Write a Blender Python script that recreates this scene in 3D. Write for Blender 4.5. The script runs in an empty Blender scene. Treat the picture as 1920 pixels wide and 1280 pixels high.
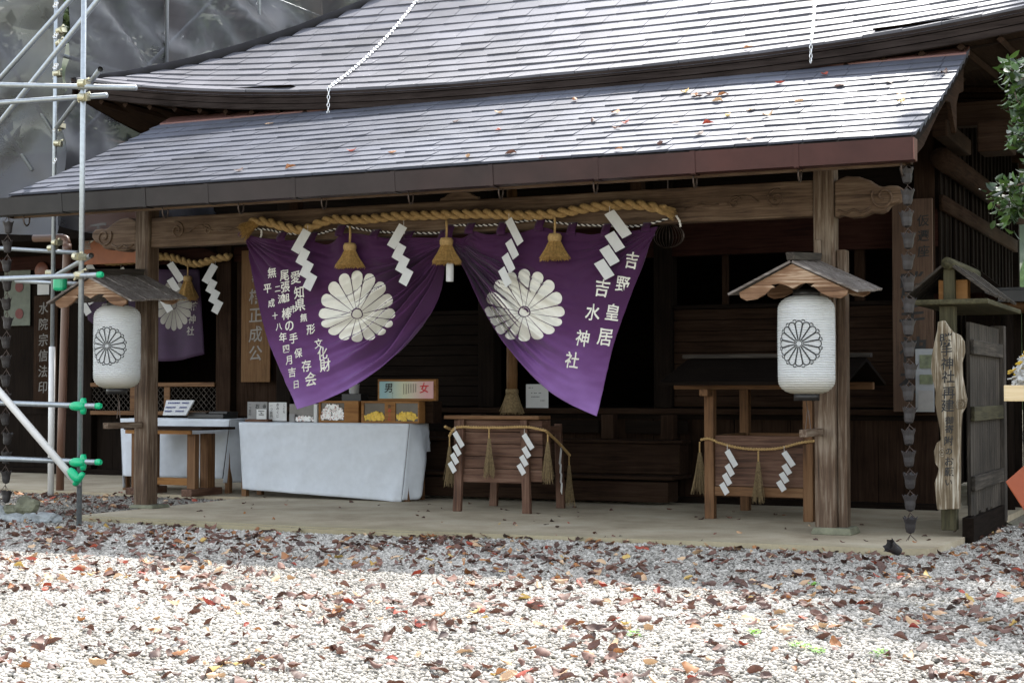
import bpy, bmesh, math, random
import numpy as np
from mathutils import Vector, Matrix, noise as mnoise
from mathutils.bvhtree import BVHTree
C = bpy.context.scene.collection
SC = bpy.context.scene
PI = math.pi
random.seed(7)
rng = np.random.default_rng(11)

# ------------------------------------------------------------------ camera, sky, sun, exposure
CAM = np.array([6.64, -13.0, 1.15]); F = 3000.0
YAW = math.atan(3000 / 6397); PIT = math.atan(96 / 3000)
VV = np.array([-math.sin(YAW) * math.cos(PIT), math.cos(YAW) * math.cos(PIT), math.sin(PIT)])
RR = np.array([math.cos(YAW), math.sin(YAW), 0.0]); UU = np.cross(RR, VV)
cd = bpy.data.cameras.new('camera'); cam = bpy.data.objects.new('camera', cd); C.objects.link(cam)
cam.location = CAM; cam.rotation_euler = (PI / 2 + PIT, 0, YAW)
cd.sensor_width = 36; cd.lens = 36 * F / 1920; cd.clip_end = 2000; cd.clip_start = 0.05
SC.camera = cam
def ray(px, py): return VV + RR * (px - 960) / F - UU * (py - 640) / F
def PY(px, py, Y): d = ray(px, py); return CAM + d * (Y - CAM[1]) / d[1]
def PX(px, py, X): d = ray(px, py); return CAM + d * (X - CAM[0]) / d[0]
def PZ(px, py, Z=0.0): d = ray(px, py); return CAM + d * (Z - CAM[2]) / d[2]

SUN = Vector((-0.03, 0.60, 0.80)).normalized()
sun_el = math.asin(SUN.z); sun_az = math.atan2(SUN.x, SUN.y)
w = bpy.data.worlds.new('World'); SC.world = w; w.use_nodes = True
nt = w.node_tree; bg = nt.nodes['Background']
sky = nt.nodes.new('ShaderNodeTexSky'); sky.sky_type = 'NISHITA'; sky.sun_disc = False
sky.sun_elevation = sun_el; sky.sun_rotation = sun_az; sky.air_density = 1.3; sky.dust_density = 1.2; sky.ozone_density = 1.0
hs_ = nt.nodes.new('ShaderNodeHueSaturation'); hs_.inputs['Saturation'].default_value = 0.38   # thin high cloud whitens the sky
nt.links.new(sky.outputs[0], hs_.inputs['Color']); nt.links.new(hs_.outputs[0], bg.inputs[0]); bg.inputs[1].default_value = 0.15
ld = bpy.data.lights.new('sun', 'SUN'); ld.energy = 2.7; ld.angle = math.radians(0.55); ld.color = (1, 0.95, 0.88)
so = bpy.data.objects.new('sun', ld); C.objects.link(so); so.rotation_euler = SUN.to_track_quat('Z', 'Y').to_euler()
so.location = (-10, 14, 25)
SC.view_settings.view_transform = 'Standard'; SC.view_settings.look = 'None'
SC.view_settings.exposure = 2.1; SC.view_settings.gamma = 1.0
SC.render.engine = 'CYCLES'
SC.cycles.max_bounces = 8; SC.cycles.diffuse_bounces = 4; SC.cycles.transparent_max_bounces = 12

# ------------------------------------------------------------------ materials
def nmat(name):
    m = bpy.data.materials.new(name); m.use_nodes = True
    return m, m.node_tree.nodes, m.node_tree.links, m.node_tree.nodes['Principled BSDF']
def ramp(nodes, stops):
    r = nodes.new('ShaderNodeValToRGB'); el = r.color_ramp.elements
    while len(el) < len(stops): el.new(0.5)
    for e, (p, c) in zip(el, stops): e.position = p; e.color = (c[0], c[1], c[2], 1)
    return r
def basic(name, col, rough=0.6, metal=0.0, var=0.18, scale=9.0, bump=0.15, bscale=60.0, spec=0.5, trans=0.0):
    m, n, l, p = nmat(name)
    tc = n.new('ShaderNodeTexCoord'); ns = n.new('ShaderNodeTexNoise')
    ns.inputs['Scale'].default_value = scale; ns.inputs['Detail'].default_value = 7; ns.inputs['Roughness'].default_value = 0.6
    l.new(tc.outputs['Object'], ns.inputs['Vector'])
    a = [max(0, c * (1 - var)) for c in col]; b = [min(1, c * (1 + var)) for c in col]
    r = ramp(n, [(0.3, a), (0.7, b)]); l.new(ns.outputs[0], r.inputs[0]); l.new(r.outputs[0], p.inputs['Base Color'])
    p.inputs['Roughness'].default_value = rough; p.inputs['Metallic'].default_value = metal
    p.inputs['Specular IOR Level'].default_value = spec
    if bump:
        nb = n.new('ShaderNodeTexNoise'); nb.inputs['Scale'].default_value = bscale; nb.inputs['Detail'].default_value = 4
        l.new(tc.outputs['Object'], nb.inputs['Vector'])
        bp = n.new('ShaderNodeBump'); bp.inputs['Strength'].default_value = bump; bp.inputs['Distance'].default_value = 0.01
        l.new(nb.outputs[0], bp.inputs['Height']); l.new(bp.outputs[0], p.inputs['Normal'])
    if trans:
        tr = n.new('ShaderNodeBsdfTranslucent'); l.new(r.outputs[0], tr.inputs[0])
        mx = n.new('ShaderNodeMixShader'); mx.inputs[0].default_value = trans
        l.new(p.outputs[0], mx.inputs[1]); l.new(tr.outputs[0], mx.inputs[2])
        l.new(mx.outputs[0], n['Material Output'].inputs[0])
    return m
WC = {}
WPAL = {  # dark streak, body, pale weathered streak, pale amount
    'greydark': ((.009, .007, .005), (.032, .026, .02), (.08, .066, .052), .6),
    'post': ((.028, .017, .0105), (.085, .053, .033), (.23, .185, .14), .64),
    'beam': ((.034, .02, .0125), (.105, .066, .042), (.2, .145, .1), .66),
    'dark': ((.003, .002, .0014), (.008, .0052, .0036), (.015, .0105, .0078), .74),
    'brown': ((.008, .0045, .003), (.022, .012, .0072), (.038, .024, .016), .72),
    'fascia': ((.012, .009, .008), (.028, .021, .019), (.045, .036, .033), .72),
    'warm': ((.046, .021, .009), (.125, .061, .026), (.185, .108, .054), .72),
    'box': ((.03, .0145, .009), (.088, .044, .027), (.165, .1, .07), .68),
    'orange': ((.13, .053, .014), (.235, .108, .032), (.3, .165, .065), .75),
    'sign': ((.06, .028, .009), (.115, .057, .02), (.15, .085, .038), .75),
    'grey': ((.012, .010, .008), (.038, .031, .025), (.095, .08, .066), .62),
    'roofboard': ((.05, .04, .033), (.13, .11, .097), (.3, .27, .25), .6),
    'canopy': ((.07, .034, .017), (.18, .10, .056), (.5, .38, .27), .6),
    'slabsign': ((.035, .024, .013), (.14, .105, .065), (.42, .38, .31), .54),
    'moss': ((.014, .012, .006), (.042, .037, .018), (.085, .075, .04), .65),
    'pale': ((.4, .28, .14), (.55, .42, .24), (.65, .52, .34), .7),
    'signR': ((.04, .024, .015), (.078, .046, .03), (.11, .072, .048), .75),
    'red': ((.011, .0045, .0035), (.027, .0105, .0075), (.045, .022, .016), .75),
}
def W(kind, ax='z', rough=0.72):
    key = (kind, ax)
    if key in WC: return WC[key]
    d, b, p_, amt = WPAL[kind]
    m, n, l, p = nmat('wood_' + kind)
    tc = n.new('ShaderNodeTexCoord'); mp = n.new('ShaderNodeMapping')
    s = [26, 26, 26]; s['xyz'.index(ax)] = 1.3
    mp.inputs['Scale'].default_value = s; l.new(tc.outputs['Object'], mp.inputs['Vector'])
    n1 = n.new('ShaderNodeTexNoise'); n1.inputs['Scale'].default_value = 1.6; n1.inputs['Detail'].default_value = 9
    n1.inputs['Roughness'].default_value = 0.65; n1.inputs['Distortion'].default_value = 0.6
    l.new(mp.outputs[0], n1.inputs['Vector'])
    n2 = n.new('ShaderNodeTexNoise'); n2.inputs['Scale'].default_value = 2.3; n2.inputs['Detail'].default_value = 4
    l.new(tc.outputs['Object'], n2.inputs['Vector'])
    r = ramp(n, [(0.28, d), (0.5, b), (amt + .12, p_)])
    mth = n.new('ShaderNodeMath'); mth.operation = 'MULTIPLY_ADD'; mth.inputs[1].default_value = 0.5; 
    l.new(n2.outputs[0], mth.inputs[0])
    sub = n.new('ShaderNodeMath'); sub.operation = 'SUBTRACT'; sub.inputs[1].default_value = 0.25
    l.new(n1.outputs[0], sub.inputs[0]); l.new(sub.outputs[0], mth.inputs[2])
    l.new(mth.outputs[0], r.inputs[0])
    l.new(r.outputs[0], p.inputs['Base Color'])
    p.inputs['Roughness'].default_value = rough + (.15 if kind in ('dark', 'brown', 'red', 'fascia') else 0); p.inputs['Specular IOR Level'].default_value = 0.06 if kind in ('dark', 'brown', 'red', 'fascia') else .22
    bp = n.new('ShaderNodeBump'); bp.inputs['Strength'].default_value = 0.35; bp.inputs['Distance'].default_value = 0.008
    l.new(n1.outputs[0], bp.inputs['Height']); l.new(bp.outputs[0], p.inputs['Normal'])
    WC[key] = m
    return m
M = {}
M['steel'] = basic('galvanised_steel', (.3, .325, .345), .38, .75, .14, 30, .06)
M['steel_white'] = basic('white_plastic_sleeve', (.6, .59, .575), .4, 0, .05, 8, .02)
M['clamp'] = basic('zinc_clamp', (.45, .42, .3), .38, .8, .3, 60, .1)
M['green'] = basic('green_plastic', (.0, .33, .14), .35, 0, .1, 20, .02)
M['pipe_brown'] = basic('brown_pipe', (.13, .065, .042), .4, 0, .12, 4, .03)
M['white_cloth'] = basic('white_tablecloth', (.5, .525, .56), .85, 0, .05, 14, .25, 260, .2)
M['paper'] = basic('white_paper', (.62, .62, .61), .75, 0, .04, 20, .03, 60, .3, .25)
def lanternmat():
    m = basic('lantern_paper', (.68, .69, .69), .7, 0, .05, 5, .05, 40, .3, .4); n, l = m.node_tree.nodes, m.node_tree.links; p = n['Principled BSDF']
    base = p.inputs['Base Color'].links[0].from_socket; tc = n.new('ShaderNodeTexCoord'); sx = n.new('ShaderNodeSeparateXYZ'); l.new(tc.outputs['Object'], sx.inputs[0])
    r = ramp(n, [(.05, (.62, .55, .42)), (.22, (1, 1, 1)), (.74, (1, 1, 1)), (1, (.66, .58, .45))]); l.new(sx.outputs[2], r.inputs[0])   # paper yellowed at both ends
    mx = n.new('ShaderNodeMixRGB'); mx.blend_type = 'MULTIPLY'; mx.inputs[0].default_value = 1; l.new(base, mx.inputs[1]); l.new(r.outputs[0], mx.inputs[2])
    l.new(mx.outputs[0], p.inputs['Base Color']); l.new(mx.outputs[0], n['Translucent BSDF'].inputs[0]); return m
M['lantern'] = lanternmat()
M['black'] = basic('black_lacquer', (.012, .011, .011), .45, 0, .3, 12, .05)
M['ink'] = basic('black_ink', (.01, .01, .01), .7, 0, .1, 12, 0)
M['red_ink'] = basic('red_ink', (.5, .03, .035), .7, 0, .1, 12, 0)
M['white_dye'] = basic('white_dye', (.6, .58, .515), .85, 0, .06, 18, .15, 220, .2)
M['pale_ink'] = basic('pale_carved_lettering', (.2, .18, .16), .7, 0, .1, 12, 0)
M['dim_ink'] = basic('dim_grey_lettering', (.11, .1, .09), .7, 0, .2, 12, 0)
M['rope'] = basic('straw_rope', (.36, .235, .1), .85, 0, .3, 45, .6, 130, .2)
M['straw'] = basic('straw', (.3, .18, .06), .85, 0, .4, 50, .3, 100, .2)
M['straw_grey'] = basic('old_straw', (.16, .115, .06), .9, 0, .4, 50, .3, 100, .2)
M['cup'] = basic('dark_copper_cup', (.014, .0105, .0105), .6, .0, .3, 18, .15)
M['wire'] = basic('wire', (.07, .05, .04), .5, .7, .2, 20, 0)
M['chain'] = basic('steel_chain', (.72, .72, .72), .3, .8, .05, 20, 0)
M['stone'] = basic('grey_green_stone', (.13, .13, .085), .85, 0, .45, 7, .7, 25)
M['stone_blue'] = basic('blue_grey_stone', (.22, .235, .235), .8, 0, .3, 7, .6, 25)
M['glass_dark'] = basic('tinted_case_back', (.07, .055, .04), .25, 0, .2, 6, 0)
M['gold'] = basic('gold_packet', (.55, .36, .04), .4, .2, .3, 40, .2)
M['orange_paint'] = basic('orange_board', (.3, .06, .016), .5, 0, .12, 6, .05)
M['orange_sign'] = basic('orange_sign_board', (.26, .075, .02), .6, 0, .2, 6, .05)
M['cord_black'] = basic('black_cord', (.012, .011, .014), .8, 0, .1, 20, 0)
M['cord_white'] = basic('white_cord', (.65, .63, .6), .8, 0, .1, 20, 0)
M['bark'] = basic('bark', (.09, .065, .045), .9, 0, .4, 8, .8, 30)
def purple():
    m, n, l, p = nmat('purple_curtain_cloth')
    tc = n.new('ShaderNodeTexCoord')
    ns = n.new('ShaderNodeTexNoise'); ns.inputs['Scale'].default_value = 1.6; ns.inputs['Detail'].default_value = 5
    l.new(tc.outputs['Object'], ns.inputs['Vector'])
    # the dye itself has faded to lavender towards the hem (the white letters there have not changed); blotchy
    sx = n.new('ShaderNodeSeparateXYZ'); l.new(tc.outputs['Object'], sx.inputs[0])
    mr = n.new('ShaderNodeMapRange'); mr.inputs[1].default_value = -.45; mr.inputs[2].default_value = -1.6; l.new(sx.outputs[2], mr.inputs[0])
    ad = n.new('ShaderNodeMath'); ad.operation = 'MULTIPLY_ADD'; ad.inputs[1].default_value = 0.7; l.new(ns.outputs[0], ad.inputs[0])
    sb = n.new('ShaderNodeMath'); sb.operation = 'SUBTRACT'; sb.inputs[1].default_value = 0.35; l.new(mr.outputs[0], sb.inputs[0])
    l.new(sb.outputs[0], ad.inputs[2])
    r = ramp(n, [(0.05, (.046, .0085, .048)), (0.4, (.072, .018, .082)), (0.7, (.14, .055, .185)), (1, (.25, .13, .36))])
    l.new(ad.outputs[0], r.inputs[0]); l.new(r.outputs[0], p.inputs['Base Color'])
    p.inputs['Roughness'].default_value = 0.75; p.inputs['Specular IOR Level'].default_value = 0.25
    try:
        p.inputs['Sheen Weight'].default_value = 0.12
    except Exception: pass
    tr = n.new('ShaderNodeBsdfTranslucent'); l.new(r.outputs[0], tr.inputs[0])
    mx = n.new('ShaderNodeMixShader'); mx.inputs[0].default_value = 0.15
    l.new(p.outputs[0], mx.inputs[1]); l.new(tr.outputs[0], mx.inputs[2]); l.new(mx.outputs[0], n['Material Output'].inputs[0])
    nb = n.new('ShaderNodeTexNoise'); nb.inputs['Scale'].default_value = 320; l.new(tc.outputs['Object'], nb.inputs['Vector'])
    bp = n.new('ShaderNodeBump'); bp.inputs['Strength'].default_value = 0.12; bp.inputs['Distance'].default_value = 0.004
    l.new(nb.outputs[0], bp.inputs['Height']); l.new(bp.outputs[0], p.inputs['Normal'])
    return m
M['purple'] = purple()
M['dim_dye'] = basic('dimmed_white_dye', (.24, .225, .2), .85, 0, .06, 18, .1)  # white dye with the side shrine's dimness put into its colour
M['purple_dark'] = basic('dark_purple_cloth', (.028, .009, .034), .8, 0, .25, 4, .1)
def roofmat(name, col, rough, metal):
    m, n, l, p = nmat(name)
    at = n.new('ShaderNodeAttribute'); at.attribute_name = 'tint'
    tc = n.new('ShaderNodeTexCoord'); ns = n.new('ShaderNodeTexNoise'); ns.inputs['Scale'].default_value = 1.1; ns.inputs['Detail'].default_value = 6
    l.new(tc.outputs['Object'], ns.inputs['Vector'])
    r = ramp(n, [(0.3, [c * .72 for c in col]), (0.75, [c * 1.25 for c in col])])
    ad = n.new('ShaderNodeMath'); ad.operation = 'MULTIPLY_ADD'; ad.inputs[1].default_value = 0.18
    l.new(at.outputs['Fac'], ad.inputs[0])
    sb = n.new('ShaderNodeMath'); sb.operation = 'SUBTRACT'; sb.inputs[1].default_value = 0.08; l.new(ns.outputs[0], sb.inputs[0])
    l.new(sb.outputs[0], ad.inputs[2]); l.new(ad.outputs[0], r.inputs[0]); l.new(r.outputs[0], p.inputs['Base Color'])
    p.inputs['Metallic'].default_value = metal; p.inputs['Specular IOR Level'].default_value = .26
    n2 = n.new('ShaderNodeTexNoise'); n2.inputs['Scale'].default_value = 5; n2.inputs['Detail'].default_value = 5; l.new(tc.outputs['Object'], n2.inputs['Vector'])
    mr = n.new('ShaderNodeMapRange'); mr.inputs[3].default_value = rough - .07; mr.inputs[4].default_value = rough + .1
    l.new(n2.outputs[0], mr.inputs[0]); l.new(mr.outputs[0], p.inputs['Roughness'])
    return m
M['shingle'] = roofmat('copper_shingle', (.075, .08, .1), .47, .1)
M['shingle_main'] = roofmat('copper_shingle_main', (.115, .115, .132), .5, .1)
def coppermat():
    m = basic('aged_copper_gutter', (.9, .9, .9), .45, .1, .3, 3, .05, 20); n, l = m.node_tree.nodes, m.node_tree.links; p = n['Principled BSDF']
    base = p.inputs['Base Color'].links[0].from_socket; tc = n.new('ShaderNodeTexCoord'); sx = n.new('ShaderNodeSeparateXYZ'); l.new(tc.outputs['Object'], sx.inputs[0])
    ns = n.new('ShaderNodeTexNoise'); ns.inputs['Scale'].default_value = .9; l.new(tc.outputs['Object'], ns.inputs['Vector'])
    mr = n.new('ShaderNodeMapRange'); mr.inputs[1].default_value = -4; mr.inputs[2].default_value = 4.2; l.new(sx.outputs[0], mr.inputs[0])
    ad = n.new('ShaderNodeMath'); ad.operation = 'MULTIPLY_ADD'; ad.inputs[1].default_value = .5; l.new(ns.outputs[0], ad.inputs[0]); l.new(mr.outputs[0], ad.inputs[2])
    r = ramp(n, [(.25, (.026, .025, .025)), (.7, (.032, .021, .02)), (1.0, (.055, .02, .017))]); l.new(ad.outputs[0], r.inputs[0])
    mx = n.new('ShaderNodeMixRGB'); mx.blend_type = 'MULTIPLY'; mx.inputs[0].default_value = 1; l.new(base, mx.inputs[1]); l.new(r.outputs[0], mx.inputs[2]); l.new(mx.outputs[0], p.inputs['Base Color']); p.inputs['Specular IOR Level'].default_value = .2; return m
M['copper'] = coppermat()
M['copper_old'] = basic('aged_copper_gutter', (.03, .0175, .0165), .45, .1, .35, 3, .05, 20)
M['flashing'] = basic('reddish_flashing', (.12, .055, .045), .5, .4, .25, 5, .05)
def concrete():
    m, n, l, p = nmat('concrete')
    tc = n.new('ShaderNodeTexCoord')
    n1 = n.new('ShaderNodeTexNoise'); n1.inputs['Scale'].default_value = 1.4; n1.inputs['Detail'].default_value = 8; n1.inputs['Roughness'].default_value = .65
    l.new(tc.outputs['Object'], n1.inputs['Vector'])
    r = ramp(n, [(0.3, (.26, .205, .13)), (0.52, (.44, .37, .255)), (0.72, (.55, .485, .36))]); l.new(n1.outputs[0], r.inputs[0])
    n2 = n.new('ShaderNodeTexNoise'); n2.inputs['Scale'].default_value = 55; n2.inputs['Detail'].default_value = 3; l.new(tc.outputs['Object'], n2.inputs['Vector'])
    mx = n.new('ShaderNodeMixRGB'); mx.blend_type = 'MULTIPLY'; mx.inputs[0].default_value = .35
    l.new(r.outputs[0], mx.inputs[1]); l.new(n2.outputs[0], mx.inputs[2])
    # moss stain along the outer edge
    sx = n.new('ShaderNodeSeparateXYZ'); l.new(tc.outputs['Object'], sx.inputs[0])
    mr = n.new('ShaderNodeMapRange'); mr.inputs[1].default_value = -0.75; mr.inputs[2].default_value = -1.25; l.new(sx.outputs[1], mr.inputs[0])
    mm = n.new('ShaderNodeMath'); mm.operation = 'MULTIPLY'; l.new(mr.outputs[0], mm.inputs[0]); l.new(n1.outputs[0], mm.inputs[1])
    ms = n.new('ShaderNodeMixRGB'); ms.inputs[2].default_value = (.17, .15, .07, 1); l.new(mm.outputs[0], ms.inputs[0]); l.new(mx.outputs[0], ms.inputs[1])
    l.new(ms.outputs[0], p.inputs['Base Color']); p.inputs['Roughness'].default_value = .85
    bp = n.new('ShaderNodeBump'); bp.inputs['Strength'].default_value = .2; bp.inputs['Distance'].default_value = .005
    l.new(n2.outputs[0], bp.inputs['Height']); l.new(bp.outputs[0], p.inputs['Normal'])
    return m
M['concrete'] = concrete()
def pebble():
    m, n, l, p = nmat('pale_pebbles')
    at = n.new('ShaderNodeAttribute'); at.attribute_name = 'tint'
    r = ramp(n, [(0, (.075, .068, .057)), (.35, (.22, .203, .175)), (.7, (.36, .335, .295)), (1, (.53, .5, .45))])
    l.new(at.outputs['Fac'], r.inputs[0]); l.new(r.outputs[0], p.inputs['Base Color']); p.inputs['Roughness'].default_value = .8
    return m
M['pebble'] = pebble()
def groundmat():
    m, n, l, p = nmat('gravelly_earth')
    tc = n.new('ShaderNodeTexCoord'); v = n.new('ShaderNodeTexVoronoi'); v.inputs['Scale'].default_value = 48; l.new(tc.outputs['Object'], v.inputs['Vector'])
    r = ramp(n, [(0, (.5, .47, .42)), (.5, (.3, .28, .24)), (1, (.12, .108, .09))]); l.new(v.outputs['Distance'], r.inputs[0])
    n1 = n.new('ShaderNodeTexNoise'); n1.inputs['Scale'].default_value = 1.1; n1.inputs['Detail'].default_value = 6; l.new(tc.outputs['Object'], n1.inputs['Vector'])
    r2 = ramp(n, [(.4, (.75, .72, .66)), (.7, (.6, .62, .45))]); l.new(n1.outputs[0], r2.inputs[0])
    mx = n.new('ShaderNodeMixRGB'); mx.blend_type = 'MULTIPLY'; mx.inputs[0].default_value = 1; l.new(r.outputs[0], mx.inputs[1]); l.new(r2.outputs[0], mx.inputs[2])
    l.new(mx.outputs[0], p.inputs['Base Color']); p.inputs['Roughness'].default_value = .95
    bp = n.new('ShaderNodeBump'); bp.inputs['Strength'].default_value = .6; bp.inputs['Distance'].default_value = .02
    l.new(v.outputs['Distance'], bp.inputs['Height']); bp.invert = True; l.new(bp.outputs[0], p.inputs['Normal'])
    return m
M['ground'] = groundmat()
def sheetmat():
    m, n, l, p = nmat('grey_mesh_sheet')
    tc = n.new('ShaderNodeTexCoord'); ns = n.new('ShaderNodeTexNoise'); ns.inputs['Scale'].default_value = 1.3; ns.inputs['Detail'].default_value = 6
    l.new(tc.outputs['Object'], ns.inputs['Vector'])
    r = ramp(n, [(.3, (.032, .032, .036)), (.7, (.066, .066, .075))]); l.new(ns.outputs[0], r.inputs[0]); l.new(r.outputs[0], p.inputs['Base Color'])
    p.inputs['Roughness'].default_value = .4
    tl = n.new('ShaderNodeBsdfTranslucent'); l.new(r.outputs[0], tl.inputs[0])
    m1 = n.new('ShaderNodeMixShader'); m1.inputs[0].default_value = .03; l.new(p.outputs[0], m1.inputs[1]); l.new(tl.outputs[0], m1.inputs[2])
    tp = n.new('ShaderNodeBsdfTransparent'); mx = n.new('ShaderNodeMixShader'); mx.inputs[0].default_value = .2
    l.new(m1.outputs[0], mx.inputs[1]); l.new(tp.outputs[0], mx.inputs[2]); l.new(mx.outputs[0], n['Material Output'].inputs[0])
    return m
M['sheet'] = sheetmat()
def leafmat(name, a, b, rough=.5, tr=.25):
    m, n, l, p = nmat(name)
    at = n.new('ShaderNodeAttribute'); at.attribute_name = 'tint'
    r = ramp(n, [(0, a), (1, b)]); l.new(at.outputs['Fac'], r.inputs[0]); l.new(r.outputs[0], p.inputs['Base Color'])
    p.inputs['Roughness'].default_value = rough
    t = n.new('ShaderNodeBsdfTranslucent'); l.new(r.outputs[0], t.inputs[0]); mx = n.new('ShaderNodeMixShader'); mx.inputs[0].default_value = tr
    l.new(p.outputs[0], mx.inputs[1]); l.new(t.outputs[0], mx.inputs[2]); l.new(mx.outputs[0], n['Material Output'].inputs[0])
    return m
M['camellia'] = leafmat('glossy_evergreen_leaf', (.009, .021, .007), (.06, .12, .02), .42, .18)
M['forest'] = leafmat('forest_leaf', (.02, .04, .014), (.06, .09, .028), .6, .25)
M['weed'] = leafmat('weed_leaf', (.12, .3, .04), (.25, .45, .08), .6, .3)
LEAFCOL = {'brown': ((.06, .028, .02), (.175, .082, .056)), 'dark brown': ((.035, .019, .014), (.11, .056, .04)),
           'rust orange': ((.2, .075, .025), (.34, .15, .05)), 'red': ((.22, .03, .018), (.36, .07, .035)),
           'yellow': ((.36, .22, .05), (.5, .36, .12)), 'tan': ((.36, .22, .12), (.52, .36, .22))}
for k, (a, b) in LEAFCOL.items(): M['leaf_' + k] = leafmat('dead_leaf_' + k.replace(' ', '_'), a, b, .65, .15)
def hillmat():
    m, n, l, p = nmat('far_forest')
    tc = n.new('ShaderNodeTexCoord'); ns = n.new('ShaderNodeTexNoise'); ns.inputs['Scale'].default_value = .35; ns.inputs['Detail'].default_value = 9; ns.inputs['Roughness'].default_value = .75; l.new(tc.outputs['Object'], ns.inputs['Vector'])
    r = ramp(n, [(.3, (.03, .06, .025)), (.5, (.11, .18, .06)), (.7, (.22, .32, .11))]); l.new(ns.outputs[0], r.inputs[0]); l.new(r.outputs[0], p.inputs['Base Color'])  # greens lightened so the colour carries the distance haze
    bp = n.new('ShaderNodeBump'); bp.inputs['Strength'].default_value = .8; bp.inputs['Distance'].default_value = 2; l.new(ns.outputs[0], bp.inputs['Height']); l.new(bp.outputs[0], p.inputs['Normal'])
    p.inputs['Roughness'].default_value = .9
    return m
M['hill'] = hillmat()
def omikujimat():
    m, n, l, p = nmat('printed_paper')
    tc = n.new('ShaderNodeTexCoord'); ns = n.new('ShaderNodeTexNoise'); ns.inputs['Scale'].default_value = 60; l.new(tc.outputs['Object'], ns.inputs['Vector'])
    r = ramp(n, [(.55, (.72, .72, .7)), (.62, (.5, .2, .15)), (.7, (.1, .1, .12))]); l.new(ns.outputs[0], r.inputs[0]); l.new(r.outputs[0], p.inputs['Base Color'])
    return m
M['printed'] = omikujimat()
def posterm():
    m, n, l, p = nmat('coloured_poster')
    tc = n.new('ShaderNodeTexCoord'); sx = n.new('ShaderNodeSeparateXYZ'); l.new(tc.outputs['Object'], sx.inputs[0])
    mr = n.new('ShaderNodeMapRange'); mr.inputs[1].default_value = -.28; mr.inputs[2].default_value = .28; l.new(sx.outputs[0], mr.inputs[0])
    r = ramp(n, [(.05, (.2, .34, .36)), (.45, (.45, .45, .3)), (.6, (.45, .4, .3)), (.95, (.5, .25, .25))]); l.new(mr.outputs[0], r.inputs[0]); l.new(r.outputs[0], p.inputs['Base Color'])
    p.inputs['Roughness'].default_value = .25
    return m
M['poster'] = posterm()

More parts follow.
